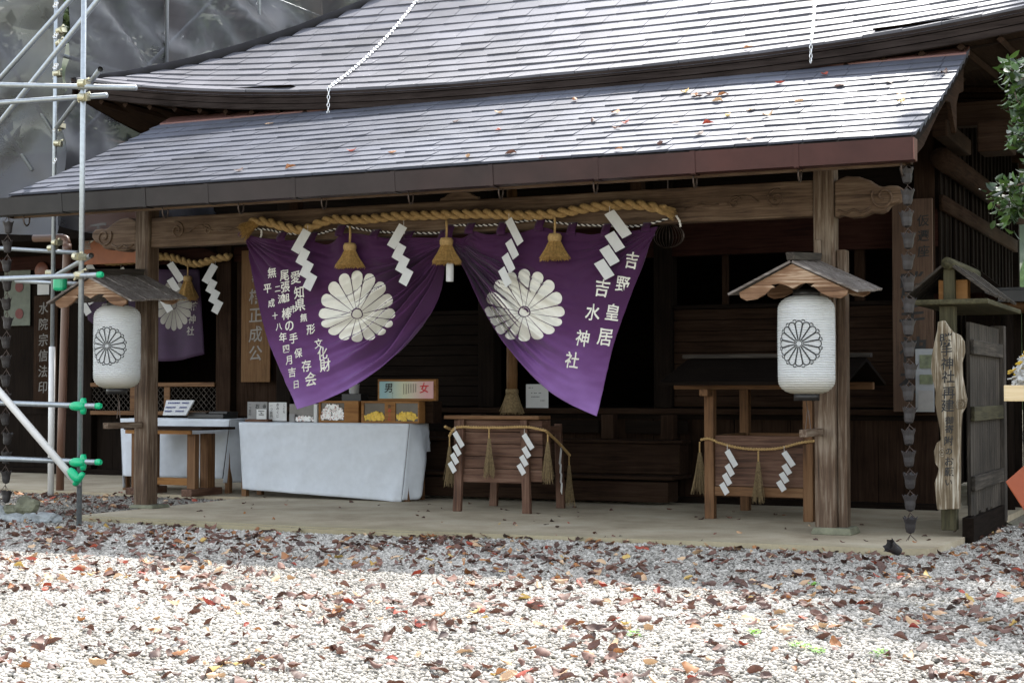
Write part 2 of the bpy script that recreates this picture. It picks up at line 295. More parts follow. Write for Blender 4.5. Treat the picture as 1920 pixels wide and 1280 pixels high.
# ------------------------------------------------------------------ mesh builder
class MB:
    def __init__(s): s.v = []; s.f = []; s.t = []
    def add(s, vs, fs, tint=None):
        o = len(s.v); s.v += [tuple(map(float, p)) for p in vs]; s.f += [tuple(i + o for i in f) for f in fs]
        s.t += [random.random() if tint is None else tint] * len(vs)
        return s
    def box(s, lo, hi, M4=None):
        x0, y0, z0 = lo; x1, y1, z1 = hi
        vs = [(x0, y0, z0), (x1, y0, z0), (x1, y1, z0), (x0, y1, z0), (x0, y0, z1), (x1, y0, z1), (x1, y1, z1), (x0, y1, z1)]
        if M4 is not None: vs = [M4 @ Vector(p) for p in vs]
        return s.add(vs, [(0, 3, 2, 1), (4, 5, 6, 7), (0, 1, 5, 4), (1, 2, 6, 5), (2, 3, 7, 6), (3, 0, 4, 7)])
    def taper(s, c0, s0, c1, s1):  # box from centre c0 (size s0 xy) up to c1 (size s1)
        vs = []
        for c, z in ((c0, s0), (c1, s1)):
            for a, b in ((-1, -1), (1, -1), (1, 1), (-1, 1)): vs.append((c[0] + a * z[0] / 2, c[1] + b * z[1] / 2, c[2]))
        return s.add(vs, [(0, 3, 2, 1), (4, 5, 6, 7), (0, 1, 5, 4), (1, 2, 6, 5), (2, 3, 7, 6), (3, 0, 4, 7)])
    def tube(s, pts, r, seg=8, cap=True, tint=None):
        pts = [Vector(p) for p in pts]; n = len(pts); rs = r if hasattr(r, '__len__') else [r] * n
        vs = []; fs = []; up = None
        for i, p in enumerate(pts):
            t = (pts[min(i + 1, n - 1)] - pts[max(i - 1, 0)])
            t = t.normalized() if t.length > 1e-9 else Vector((0, 0, 1))
            if up is None: up = Vector((0, 0, 1)) if abs(t.z) < .9 else Vector((1, 0, 0))
            a = (up - t * up.dot(t)).normalized(); b = t.cross(a); up = a
            for k in range(seg):
                q = 2 * PI * k / seg; vs.append(p + (a * math.cos(q) + b * math.sin(q)) * rs[i])
        for i in range(n - 1):
            for k in range(seg):
                k2 = (k + 1) % seg; fs.append((i * seg + k, i * seg + k2, (i + 1) * seg + k2, (i + 1) * seg + k))
        if cap: fs.append(tuple(range(seg))[::-1]); fs.append(tuple((n - 1) * seg + k for k in range(seg)))
        return s.add(vs, fs, tint)
    def lathe(s, prof, c, seg=24, cap=True):
        vs = []; fs = []; n = len(prof)
        for r, z in prof:
            for k in range(seg): q = 2 * PI * k / seg; vs.append((c[0] + r * math.cos(q), c[1] + r * math.sin(q), c[2] + z))
        for i in range(n - 1):
            for k in range(seg):
                k2 = (k + 1) % seg; fs.append((i * seg + k, i * seg + k2, (i + 1) * seg + k2, (i + 1) * seg + k))
        if cap: fs.append(tuple(range(seg))[::-1]); fs.append(tuple((n - 1) * seg + k for k in range(seg)))
        return s.add(vs, fs)
    def prism(s, poly, d0, d1, axis='y'):  # poly of 2D points; axis y: (x,z); axis x: (y,z); axis z: (x,y)
        def P(p, d): return (p[0], d, p[1]) if axis == 'y' else ((d, p[0], p[1]) if axis == 'x' else (p[0], p[1], d))
        n = len(poly); vs = [P(p, d0) for p in poly] + [P(p, d1) for p in poly]
        fs = [tuple(range(n)), tuple(range(2 * n - 1, n - 1, -1))] + [(i, i + n, (i + 1) % n + n, (i + 1) % n) for i in range(n)]
        return s.add(vs, fs)
    def grid(s, fn, nu, nv, tint=None):
        vs = [fn(i / nu, j / nv) for j in range(nv + 1) for i in range(nu + 1)]
        fs = [(j * (nu + 1) + i, j * (nu + 1) + i + 1, (j + 1) * (nu + 1) + i + 1, (j + 1) * (nu + 1) + i) for j in range(nv) for i in range(nu)]
        return s.add(vs, fs, tint)
    def mesh(s, name, mat, loc=(0, 0, 0), smooth=False, recalc=True):
        me = bpy.data.meshes.new(name); L = Vector(loc)
        me.from_pydata([(p[0] - L.x, p[1] - L.y, p[2] - L.z) for p in s.v], [], s.f)
        if recalc:
            bm = bmesh.new(); bm.from_mesh(me); bmesh.ops.recalc_face_normals(bm, faces=bm.faces); bm.to_mesh(me); bm.free()
        at = me.attributes.new('tint', 'FLOAT', 'POINT'); at.data.foreach_set('value', s.t)
        if mat: me.materials.append(mat)
        if smooth: me.polygons.foreach_set('use_smooth', [True] * len(me.polygons))
        return me
def tag(o, label=None, cat=None, group=None, kind=None):
    if label: o['label'] = label
    if cat: o['category'] = cat
    if group: o['group'] = group
    if kind: o['kind'] = kind
    return o
def finish(o, bevel=0, solid=0):
    if solid: m = o.modifiers.new('thickness', 'SOLIDIFY'); m.thickness = solid; m.offset = 0
    if bevel:
        m = o.modifiers.new('bevel', 'BEVEL'); m.width = bevel; m.segments = 2; m.limit_method = 'ANGLE'
    return o
class Thing:
    def __init__(s, name, label, cat, loc, group=None):
        s.o = bpy.data.objects.new(name, None); C.objects.link(s.o); s.loc = Vector([float(c) for c in loc]); s.o.location = s.loc
        s.o.empty_display_size = .1; tag(s.o, label, cat, group)
    def part(s, name, mb, mat, smooth=False, bevel=0, solid=0, parent=None, label=None, recalc=True):
        me = mb.mesh(name, mat, s.loc, smooth, recalc); o = bpy.data.objects.new(name, me); C.objects.link(o); o.parent = parent or s.o
        if label: o['label'] = label
        return finish(o, bevel, solid)
def single(name, mb, mat, label, cat, loc=(0, 0, 0), group=None, kind=None, smooth=False, bevel=0, solid=0, recalc=True):
    o = bpy.data.objects.new(name, mb.mesh(name, mat, loc, smooth, recalc)); C.objects.link(o); o.location = [float(c) for c in loc]
    tag(o, label, cat, group, kind); return finish(o, bevel, solid)
def copy_tree(o, parent=None, link=None):
    c = o.copy(); C.objects.link(c)
    if parent: c.parent = parent
    for ch in list(o.children): copy_tree(ch, c)
    return c
def struct(name, mb, mat, smooth=False, loc=(0, 0, 0)):
    o = bpy.data.objects.new(name, mb.mesh(name, mat, loc, smooth)); C.objects.link(o); o.location = loc; o['kind'] = 'structure'; return o

# ---- lettering: each glyph becomes flat geometry from the font built into Blender
GL = {}
def glyph(ch, bold=.012):
    key = (ch, bold)
    if key in GL: return GL[key]
    cu = bpy.data.curves.new('t', 'FONT'); cu.body = ch; cu.size = 1; cu.offset = bold; cu.resolution_u = 3; cu.fill_mode = 'FRONT'
    o = bpy.data.objects.new('t', cu); C.objects.link(o)
    dg = bpy.context.evaluated_depsgraph_get(); me = bpy.data.meshes.new_from_object(o.evaluated_get(dg))
    v = [(p.co.x, p.co.y) for p in me.vertices]; f = [tuple(p.vertices) for p in me.polygons]
    bpy.data.objects.remove(o); bpy.data.curves.remove(cu); bpy.data.meshes.remove(me)
    if v:
        a = np.array(v); lo = a.min(0); hi = a.max(0); c = (lo + hi) / 2
        v = [tuple((np.array(p) - c)) for p in v]
    GL[key] = (v, f); return GL[key]
def put_glyph(mb, ch, size, fn, bold=.012, rot=0.0, sub=0):
    v, f = glyph(ch, bold)
    if not v: return
    if sub:   # split the triangles until they are small enough to follow the folds
        st = [tuple(v[i] for i in (q[0], q[k], q[k + 1])) for q in f for k in range(1, len(q) - 1)]; v = []; f = []
        while st:
            t = st.pop(); L = [math.dist(t[i], t[(i + 1) % 3]) for i in range(3)]; i = L.index(max(L))
            if L[i] > .1:
                a_, b_, c_ = t[i], t[(i + 1) % 3], t[(i + 2) % 3]; m_ = ((a_[0] + b_[0]) / 2, (a_[1] + b_[1]) / 2); st += [(a_, m_, c_), (m_, b_, c_)]
            else: n_ = len(v); v += list(t); f.append((n_, n_ + 1, n_ + 2))
    sd = random.random() * 50
    v = [(p[0] + .035 * mnoise.noise(Vector((p[0] * 3.2, p[1] * 3.2, sd))) + .05 * p[1], p[1] + .035 * mnoise.noise(Vector((p[0] * 3.2, p[1] * 3.2, sd + 9))) + .05 * p[0]) for p in v]
    c, s = math.cos(rot), math.sin(rot)
    mb.add([fn((p[0] * c - p[1] * s) * size, (p[0] * s + p[1] * c) * size) for p in v], f)
def column_text(mb, text, x, y, ztop, size, step=None, bold=.012):  # vertical writing on a board facing -Y
    step = step or size * 1.12
    for i, ch in enumerate(text):
        zc = ztop - size * .5 - i * step
        put_glyph(mb, ch, size, lambda a, b: (x + a, y, zc + b), bold)

# ------------------------------------------------------------------ ground, pavement, hill
GZ = -0.05
def gz(x, y):
    return GZ + .02 * mnoise.noise(Vector((x * .35, y * .35, 0)))
g = MB()
def gfn(u, v):
    a = (u - .5) * 2; b = (v - .5) * 2
    x = 300 * math.copysign(abs(a) ** 3, a) + 2; y = 300 * math.copysign(abs(b) ** 3, b) - 2
    return (x, y, gz(x, y) if abs(x) < 14 and abs(y) < 14 else GZ)
g.grid(gfn, 110, 110); struct('ground', g, M['ground'], True)
s = MB()
edge = [(-3.46, -1.04)]
for i in range(1, 40):
    t = i / 40; x = -3.46 + t * (4.32 + 3.46); y = -1.08 - .17 * math.exp(-((x + .3) / 2.2) ** 2) + .018 * mnoise.noise(Vector((x * 2.3, 0, 3)))
    edge.append((x, y))
edge += [(4.40, -.95), (4.44, -.6), (4.47, -.1), (4.47, 9), (-14, 9), (-14, 1.76), (-9, 1.75), (-6, 1.78), (-3.47, 1.77), (-3.45, .4)]
s.prism(edge, -.12, 0, 'z'); struct('pavement', s, M['concrete'])
s = MB()   # thin kerb strip running along the left half of the pavement's edge
kp = [(p[0], p[1] - .012) for p in edge[:22]]; s.prism(kp + [(p[0], p[1] - .085) for p in kp[::-1]], -.12, -.008, 'z'); struct('kerb', s, M['concrete'])
h = MB()
def hfn(u, v):
    x = -60 + u * 260; y = 90 + v * 130; z = -25 + 120 * math.sin(min(1, v * 1.1) * PI / 2) + 5 * mnoise.noise(Vector((x * .03, y * .03, 1))) + 2.4 * mnoise.noise(Vector((x * .16, y * .16, 5)))
    return (x, y, z)
h.grid(hfn, 140, 70); struct('hill', h, M['hill'], True)
h = MB()
h.grid(lambda u, v: (-75 + u * 76, 26 + 34 * v + 3 * mnoise.noise(Vector((u * 20, v * 9, 2))), -1 + 27 * v ** .8 + 2.2 * mnoise.noise(Vector((u * 26, v * 12, 7)))), 150, 60); struct('wooded_slope', h, basic('dark_woodland', (.022, .034, .014), .9, 0, .6, .8, .8, 2), True)

# ------------------------------------------------------------------ shrine hall with its porch
hall = Thing('shrine_hall', 'dark wooden shrine hall with a sweeping copper shingle roof and a lean-to porch in front', 'shrine', (0.6, 3, 0))
# porch roof
PX0, PX1 = -4.11, 4.39
def porch(x, t): return Vector((x, -1.32 + t, 3.02 + .40 * t + .02 * t * t))
def shingles(S, T, dt, wd, xr, lift=.016):
    mb = MB(); n = int(round(T / dt))
    for k in range(n):
        t0 = k * dt; t1 = min(T, t0 + dt * 1.12); a, b = xr(t0 + dt * .5)
        x = a - random.random() * wd
        while x < b:
            x2 = x + wd * random.uniform(.97, 1.03); l = max(a, x); r = min(b, x2 - .004)
            if r - l > .02:
                up = lift * random.uniform(.8, 1.25); j = random.uniform(-.004, .004); tl = random.uniform(-.003, .003)
                mid = (l + r) / 2
                nrm = (S(mid, t0 + .05) - S(mid, t0)).cross(Vector((-1, 0, 0))).normalized()
                p = [S(l, t0 + j) + nrm * (up + tl), S(r, t0 + j) + nrm * (up - tl), S(r, t1) + nrm * .003, S(l, t1) + nrm * .003]
                q = [S(l, t0 + j) - nrm * (.03 if k else .004), S(r, t0 + j) - nrm * (.03 if k else .004)]
                mb.add(p + q, [(0, 1, 2, 3), (4, 5, 1, 0), (0, 3, 4), (1, 5, 2)])
            x = x2
    return mb
proof = hall.part('porch_roof', shingles(porch, 2.46, .176, .27, lambda t: (PX0, PX1)), M['shingle'], recalc=False)
d = MB()
pts = [porch(0, t) for t in np.linspace(-.04, 2.5, 9)]
poly = [(p.y, p.z - .012) for p in pts] + [(p.y, p.z - .085) for p in pts[::-1]]
d.prism(poly, PX0 + .015, PX1 - .012, 'x'); hall.part('roof_deck', d, W('dark', 'y'), parent=proof)
d = MB(); p = porch(0, 2.46); q = porch(0, 2.27)
d.prism([(q.y, q.z + .024), (p.y, p.z + .024), (p.y, p.z - .06), (q.y, q.z - .004)], PX0 + .005, PX1 - .005, 'x'); hall.part('ridge_flashing', d, M['flashing'], bevel=.006, parent=proof)
for sx_ in (1, -1):
    b = MB(); X = PX1 - .03 if sx_ > 0 else PX0 + .03
    up = [porch(0, t) for t in np.linspace(-.02, 2.3, 12)]
    top = [(p.y, p.z - .02) for p in up]
    low = [(-1.36, 2.80), (-1.28, 2.80), (-1.12, 2.9), (-.85, 3.0), (-.55, 3.17), (-.2, 3.36), (.1, 3.5), (.3, 3.52), (.42, 3.42), (.56, 3.3), (.6, 3.36), (.6, 3.55), (.72, 3.66), (.95, 3.72)]
    b.prism(top + low[::-1], X - .04 * (sx_ > 0) , X + .04 * (sx_ < 0), 'x'); hall.part('bargeboard', b, W('brown', 'y'), bevel=.006, parent=proof)
# ceiling boards and rafters under the porch
r_ = MB()
for i in range(20):
    x = PX0 + .25 + i * (PX1 - PX0 - .5) / 19
    a = porch(x, .02); b_ = porch(x, 2.4)
    r_.add([(x - .03, a.y, a.z - .17), (x + .03, a.y, a.z - .17), (x + .03, b_.y, b_.z - .17), (x - .03, b_.y, b_.z - .17),
            (x - .03, a.y, a.z - .087), (x + .03, a.y, a.z - .087), (x + .03, b_.y, b_.z - .087), (x - .03, b_.y, b_.z - .087)],
           [(0, 3, 2, 1), (4, 5, 6, 7), (0, 1, 5, 4), (1, 2, 6, 5), (2, 3, 7, 6), (3, 0, 4, 7)])
hall.part('rafters', r_, W('brown', 'y'), parent=proof)
d = MB(); d.box((PX0 + .02, -1.33, 2.80), (PX1 - .06, -1.27, 2.905)); hall.part('eave_board', d, W('beam', 'x'), parent=proof)
# gutter, in soldered lengths
GX0 = -5.35
gt = MB(); prof = [(-1.49, 2.975), (-1.475, 2.815), (-1.37, 2.81), (-1.36, 2.975), (-1.372, 2.975), (-1.38, 2.825), (-1.465, 2.83), (-1.478, 2.975)]
xs = [GX0, -4.95, -4.25, -3.35, -2.4, -1.72, -.82, .15, 1.05, 1.96, 2.75, 3.55, PX1 + .01]
for a, b in zip(xs[:-1], xs[1:]):
    o_ = random.uniform(-.003, .003); gt.prism([(p[0] + o_, p[1] + o_) for p in prof], a + .004, b, 'x')
    gt.prism([(p[0] - .005, p[1] + (.004 if p[1] > 2.9 else -.004)) for p in prof[:2]] + [(-1.36, 2.805), (-1.47, 2.806)], a - .02, a + .02, 'x')
gutter = hall.part('gutter', gt, M['copper'])
hk = MB(); hk.tube([(0, -1.40, 2.83), (0, -1.40, 2.76), (0, -1.385, 2.728), (0, -1.36, 2.715), (0, -1.335, 2.728), (0, -1.32, 2.76), (0, -1.32, 2.86)], .007, 6)
hkm = None
for px in (45, 305, 447, 603, 766, 935, 1113, 1300, 1497, 1690):
    X = PY(px, 350, -1.4)[0]
    if hkm is None:
        ho = hall.part('gutter_hook', hk, M['wire'], True, parent=gutter); hkm = ho.data; ho.location = (X, 0, 0)
    else:
        ho = bpy.data.objects.new('gutter_hook', hkm); C.objects.link(ho); ho.parent = gutter; ho.location = (X, 0, 0)
    ho.rotation_euler = (0, 0, 0)
    if px < 320: ho.scale = (1, 1, 1)
gc = MB(); gc.prism([(-1.487, 2.973), (-1.473, 2.817), (-1.372, 2.812), (-1.362, 2.973)], PX1 + .012, PX1 + .02, 'x'); hall.part('gutter_end', gc, M['flashing'], parent=gutter)
# pillars, beam and carved beam ends
def pillar(xc, w_):
    p = MB(); p.box((xc - w_ / 2, -.085, .02), (xc + w_ / 2, .085, 3.14))
    return hall.part('pillar', p, W('post', 'z'), bevel=.012)
pL = pillar(-3.515, .17); pR = pillar(3.40, .17)
b = MB(); b.box((-3.425, -.06, 2.6), (3.31, .07, 2.90))
beam = hall.part('beam', b, W('beam', 'x'), bevel=.012)
b = MB(); b.box((-3.3, -.1, 2.996), (3.3, .1, 3.1)); hall.part('wall_plate', b, W('brown', 'x'))
b = MB(); b.box((3.49, -.02, .0), (3.565, .11, 2.32)); b.box((3.33, -.125, 2.1), (3.385, -.087, 2.4)); hall.part('splice_board', b, W('post', 'z'), bevel=.008, parent=pR)
b = MB(); b.taper((3.46, .02, 0), (.34, .34), (3.46, .02, .055), (.3, .3)); hall.part('base_stone', b, M['stone'], bevel=.01, parent=pR)
b = MB(); b.taper((-3.48, .02, 0), (.3, .3), (-3.48, .02, .035), (.26, .26)); hall.part('base_stone', b, M['stone'], bevel=.01, parent=pL)
nose = [(0, 0), (.05, .02), (.12, -.005), (.2, .0), (.27, .03), (.33, .02), (.37, .04), (.4, .085), (.46, .1), (.50, .15), (.5, .2), (.46, .235), (.4, .24), (.35, .23), (.31, .25), (.26, .29), (.18, .325), (.09, .335), (0, .3)]
def spiral(cx, cz, r, turns, a0, flip=1, y=-.075, n=40):
    return [(cx + flip * r * (1 - i / n * .85) * math.cos(a0 + turns * 2 * PI * i / n), y, cz + r * (1 - i / n * .85) * math.sin(a0 + turns * 2 * PI * i / n)) for i in range(n + 1)]
for sg in (1, -1):
    b = MB(); x0 = 3.488 if sg > 0 else -3.603
    b.prism([(x0 + sg * p[0] * 1.12, 2.58 + p[1]) for p in nose], -.07, .07); nn = hall.part('beam_end', b, W('beam', 'x'), bevel=.015)
    c_ = MB(); c_.tube(spiral(x0 + sg * .40, 2.73, .1, 1.4, 2.6, sg, -.073), .011, 6)
    c_.tube([(x0 + sg * a, -.073, 2.58 + z) for a, z in ((.03, .06), (.1, .03), (.16, .06), (.22, .03), (.3, .07))], .01, 6)
    hall.part('carving', c_, W('beam', 'x'), True, parent=nn)
for bx, fl in ((3.0, 1), (-3.1, -1)):
    c_ = MB(); c_.tube(spiral(bx, 2.76, .085, 1.6, 1.2, fl, -.063), .010, 6)
    c_.tube([(bx - fl * a, -.063, 2.74 + z) for a, z in ((.15, .0), (.22, .05), (.3, .06), (.37, .02), (.42, .0))], .009, 6)
    c_.tube(spiral(bx - fl * .36, 2.745, .06, 1.1, .4, fl, -.063), .008, 6)
    c_.tube([(bx - fl * a, -.063, 2.74 + z) for a, z in ((.5, .0), (.58, -.012), (.66, .01), (.74, -.01), (.8, -.03))], .008, 6)
    hall.part('carving', c_, W('beam', 'x'), True, parent=beam)
km = MB(); kp = [(-.2, 0), (-.19, .03), (-.15, .035), (-.12, .06), (-.06, .075), (0, .095)]
km.prism([(.02 + a, 2.902 + z) for a, z in kp] + [(.02 - a, 2.902 + z) for a, z in kp[-2::-1]], -.03, .03); hall.part('frog_leg_strut', km, W('beam', 'x'), bevel=.006)
for xc in (-1.75, 1.75):
    km = MB(); km.box((xc - .05, -.05, 2.902), (xc + .05, .05, 2.995)); hall.part('strut', km, W('brown'))
# lower bracket arms that steady the lanterns
for xc, pp in ((3.36, pR), (-3.52, pL)):
    b = MB(); b.box((xc - .03, -.62, .80), (xc + .03, -.087, .86)); hall.part('bracket_arm', b, W('post', 'y'), bevel=.006, parent=pp)
# main roof
XC = .6
def eave(x): return .0046 * abs(x - XC) ** 2.6
def main(x, t): return Vector((x, .85 + t, 4.165 + eave(x) * math.exp(-t / 1.7) + .5 * t + .058 * t * t))
mroof = hall.part('main_roof', shingles(main, 4.5, .19, .34, lambda t: (-5.26 + t, 6.46 - t), .02), M['shingle_main'], recalc=False)
d = MB()
d.grid(lambda u, v: main(-5.26 + v * 4.5 + u * (11.72 - 9 * v), v * 4.5) - Vector((0, 0, .035)), 60, 20)
def rear(x, t): p = main(x, t); return Vector((x, 10.7 - p.y - .0, p.z))
d.grid(lambda u, v: rear(-5.26 + v * 4.5 + u * (11.72 - 9 * v), v * 4.5), 30, 10)
for sg in (-1, 1):
    def side(u, v):
        t = v * 4.5; x = XC + sg * (5.86 - t); y = (.85 + t) + u * (9.0 - 2 * t)
        zc = 4.165 + .5 * t + .058 * t * t + .46 * math.exp(-t / 1.7) * abs(2 * u - 1) ** 2.6
        return Vector((x, y, zc))
    d.grid(side, 24, 10)
hall.part('roof_sheathing', d, M['shingle_main'], True, parent=mroof, recalc=False)
for k, (dz0, dz1, yy) in enumerate(((-.005, -.055, .0), (-.06, -.115, .025), (-.12, -.18, .05))):
    d = MB(); N = 60
    def fas(u, v):
        x = -5.24 + .03 * k + u * (11.68 - .06 * k); z = 4.165 + eave(x)
        return [(x, .865 + yy, z + dz1), (x, .85 + yy, z + dz0), (x, 1.15 + yy, z + dz0), (x, 1.15 + yy, z + dz1)][v]
    d.grid(lambda u, v: fas(u, int(round(v * 3))), N, 3)
    hall.part('eave_fascia', d, W('fascia', 'x'), parent=mroof)
d = MB()   # soffit boards back to the wall, and along both sides
d.grid(lambda u, v: Vector((-5.2 + u * 11.6, .9 + v * 2.3, 3.99 + eave(-5.2 + u * 11.6) * (1 - .8 * v) + .25 * v)), 50, 4)
for sg in (-1, 1):
    d.grid(lambda u, v: Vector((XC + sg * (5.8 - v * 2.8), .9 + u * 8.9, 3.99 + .43 * abs(2 * u - 1) ** 2.6 * (1 - .8 * v) + .25 * v)), 24, 4)
    d.grid(lambda u, v: Vector((XC + sg * 5.84, .87 + u * 8.96, 3.98 + .46 * abs(2 * u - 1) ** 2.6 + v * .19)), 24, 1)
hall.part('soffit', d, W('brown', 'y'), parent=mroof)
d = MB()
for i in range(34):
    x = -4.9 + i * .33; a = Vector((x, .95, 3.965 + eave(x))); e_ = Vector((x, 3.05, 4.2 + eave(x) * .2))
    d.tube([a, e_], .035, 4)
for i in range(20):
    y = 3.3 + i * .32; d.tube([(6.3, y, 4.0), (3.7, y, 4.2)], .035, 4)
hall.part('eave_rafters', d, W('brown', 'y'), parent=mroof)
d = MB(); d.box((-4.6, 2.75, 3.72), (5.2, 2.93, 3.95)); d.box((4.35, 2.95, 3.70), (4.52, 9, 3.93)); d.box((3.86, 2.2, 3.55), (4.0, 3.6, 3.71)); d.box((4.25, 2.35, 3.4), (4.55, 2.75, 3.69))
hall.part('eave_purlin', d, W('brown', 'x'), bevel=.015)
# walls
WY = 3.05; HX0, HX1 = -4.0, 3.75
def planks(x0, x1, z0, z1, y, n, vertical=True, gap=.006, th=.03):
    mb = MB()
    for i in range(n):
        j = random.uniform(-.004, .004)
        if vertical:
            a = x0 + (x1 - x0) * i / n; b = x0 + (x1 - x0) * (i + 1) / n; mb.box((a + gap / 2, y + j, z0), (b - gap / 2, y + th + j, z1))
        else:
            a = z0 + (z1 - z0) * i / n; b = z0 + (z1 - z0) * (i + 1) / n; mb.box((x0, y + j, a + gap / 2), (x1, y + th + j, b - gap / 2))
    return mb
hall.part('platform_front', planks(HX0, HX1, .06, .87, WY, 26), W('brown', 'z'))
d = MB(); d.box((HX0, WY - .1, 0), (HX1, WY + .5, .058)); hall.part('foundation_stone', d, W('dark', 'x'))
d = MB(); d.box((HX0 - .03, WY - .12, .925), (HX1 + .03, WY + .45, .985)); hall.part('platform_edge', d, W('brown', 'x'), bevel=.01)
d = MB(); d.box((HX0, WY - .03, .872), (HX1, WY + .03, .923)); hall.part('sill_beam', d, W('dark', 'x'))
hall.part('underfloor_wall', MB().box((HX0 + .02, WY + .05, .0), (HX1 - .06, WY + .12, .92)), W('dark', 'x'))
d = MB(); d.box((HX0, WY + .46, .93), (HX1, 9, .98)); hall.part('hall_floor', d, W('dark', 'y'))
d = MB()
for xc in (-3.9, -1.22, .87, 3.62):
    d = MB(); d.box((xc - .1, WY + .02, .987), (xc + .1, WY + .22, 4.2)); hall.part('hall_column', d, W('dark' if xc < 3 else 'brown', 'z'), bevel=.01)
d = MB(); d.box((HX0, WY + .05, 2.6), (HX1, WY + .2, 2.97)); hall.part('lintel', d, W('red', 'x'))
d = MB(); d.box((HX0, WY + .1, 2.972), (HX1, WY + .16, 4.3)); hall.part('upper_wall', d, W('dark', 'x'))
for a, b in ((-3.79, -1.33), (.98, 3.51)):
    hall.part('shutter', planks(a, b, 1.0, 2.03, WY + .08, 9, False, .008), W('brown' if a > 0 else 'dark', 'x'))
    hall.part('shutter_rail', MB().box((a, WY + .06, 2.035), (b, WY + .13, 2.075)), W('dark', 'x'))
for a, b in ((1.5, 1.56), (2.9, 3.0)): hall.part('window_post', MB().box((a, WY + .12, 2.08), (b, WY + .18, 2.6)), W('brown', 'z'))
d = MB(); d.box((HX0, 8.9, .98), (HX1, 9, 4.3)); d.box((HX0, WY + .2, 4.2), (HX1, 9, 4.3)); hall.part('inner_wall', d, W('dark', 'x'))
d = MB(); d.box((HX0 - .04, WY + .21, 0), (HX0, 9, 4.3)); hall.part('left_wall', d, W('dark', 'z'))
# right side wall of upright boards and battens
d = MB()
for i in range(19):
    y = WY + .06 + i * .275; j = random.uniform(-.006, .006); d.box((HX1 - .05, y + .003, .2), (HX1 + j, y + .272, 4.15)); d.box((HX1 + .008, y - .02, .2), (HX1 + .03, y + .02, 4.15))
hall.part('side_wall', d, W('dark', 'z'))
d = MB(); d.tube([(HX1 + .1, WY - .3, 3.42), (HX1 + .1, 8.4, 3.42)], .11, 14); d.box((HX1 + .02, WY, 2.95), (HX1 + .07, 8.3, 3.1)); d.box((HX1 + .02, WY, 1.0), (HX1 + .07, 8.3, 1.12))
hall.part('side_beam', d, W('brown', 'y'), True)
# steps up to the hall
for (x0, x1, y0, y1, z0, z1) in ((-1.95, 1.16, 2.42, 2.74, .03, .24), (-1.95, 1.23, 2.36, 2.98, .262, .30), (-1.9, 1.2, 2.66, 2.96, .302, .62), (-1.95, 1.25, 2.62, 2.9, .622, .66)):
    d = MB(); d.box((x0, y0, z0), (x1, y1, z1)); hall.part('step', d, W('brown', 'x'), bevel=.015)
for xc in (-1.2, .35, 1.02): hall.part('step_post', MB().box((xc - .07, 2.78, .662), (xc + .07, 2.92, .92)), W('brown', 'z'), bevel=.01)
for a, b in ((.5, 1.2), (-1.9, .2)): hall.part('step_back', MB().box((a, 2.926, .72), (b, 2.945, .86)), W('dark', 'x'), bevel=.005)

# ------------------------------------------------------------------ left wing (second small hall set further back)
wing = Thing('side_shrine', 'recessed side shrine of dark boards behind the left pillar with its own rope and curtain', 'shrine', (-7, 5, 0))
LY = 5.0
wing.part('wall', planks(-12.5, -4.05, .08, .84, LY, 30), W('dark', 'z'))
d = MB(); d.box((-12.5, LY - .1, 0), (-4.05, LY + .3, .078)); wing.part('foundation_stone', d, W('dark', 'x'))
for a, b in ((-6.17, -5.93), (-8.5, -8.28), (-12.4, -12.2)):
    d = MB(); d.box((a, LY - .12, .08), (b, LY + .1, 3.3)); wing.part('column', d, W('brown' if a > -7 else 'dark', 'z'), bevel=.01)
d = MB(); d.box((-5.9, LY - .02, .842), (-4.05, LY + .06, 3.2)); wing.part('board_wall', d, W('brown', 'z'))
d = MB(); d.box((-12.1, LY - .02, .842), (-8.52, LY + .06, 3.2)); wing.part('board_wall', d, W('dark', 'z'))
d = MB(); d.box((-12.5, LY - .06, 2.92), (-4.05, LY + .1, 3.12)); wing.part('lintel', d, W('red', 'x'), bevel=.01)
d = MB(); d.box((-12.5, LY - .05, 3.122), (-4.05, LY + .05, 4.6)); wing.part('upper_wall', d, W('dark', 'x'))
d = MB(); d.box((-12.5, 7.4, 0), (-4.05, 7.5, 4.6)); d.box((-12.6, LY, 0), (-12.5, 7.5, 4.6)); d.box((-12.6, LY, 3.2), (-4.05, 7.5, 3.25)); wing.part('inner_wall', d, W('dark', 'z'))
def lattice(x0, x1, z0, z1, y, st=.085):
    mb = MB()
    def clip(x, z, dx):
        L = min((x1 - x) if dx > 0 else (x - x0), z1 - z); return L
    k = int((x1 - x0 + z1 - z0) / st)
    for i in range(-k, k):
        for dx in (1, -1):
            xs_ = (x0 + i * st) if dx > 0 else (x1 - i * st)
            ta = max(0, (x0 - xs_) if dx > 0 else (xs_ - x1)); tb = min(z1 - z0, (x1 - xs_) if dx > 0 else (xs_ - x0))
            if tb - ta > .01:
                mb.tube([(xs_ + dx * ta, y + .004 * dx, z0 + ta), (xs_ + dx * tb, y + .004 * dx, z0 + tb)], .006, 4)
    return mb
lat = MB(); 
wing.part('lattice', lattice(-8.28, -6.17, .9, 1.23, LY - .1), W('grey', 'z'))
d = MB(); d.box((-8.28, LY - .15, 1.232), (-6.17, LY - .06, 1.29)); d.box((-8.28, LY - .15, .842), (-6.17, LY - .06, .898)); d.box((-7.02, LY - .13, .9), (-6.92, LY - .112, 1.23)); d.box((-7.6, LY - .13, .9), (-7.52, LY - .112, 1.23)); wing.part('rail', d, W('warm', 'x'), bevel=.006)
d = MB(); d.box((-13, 4.2, 3.25), (-4.05, 7.6, 3.34)); wing.part('eave', d, W('dark', 'y'))

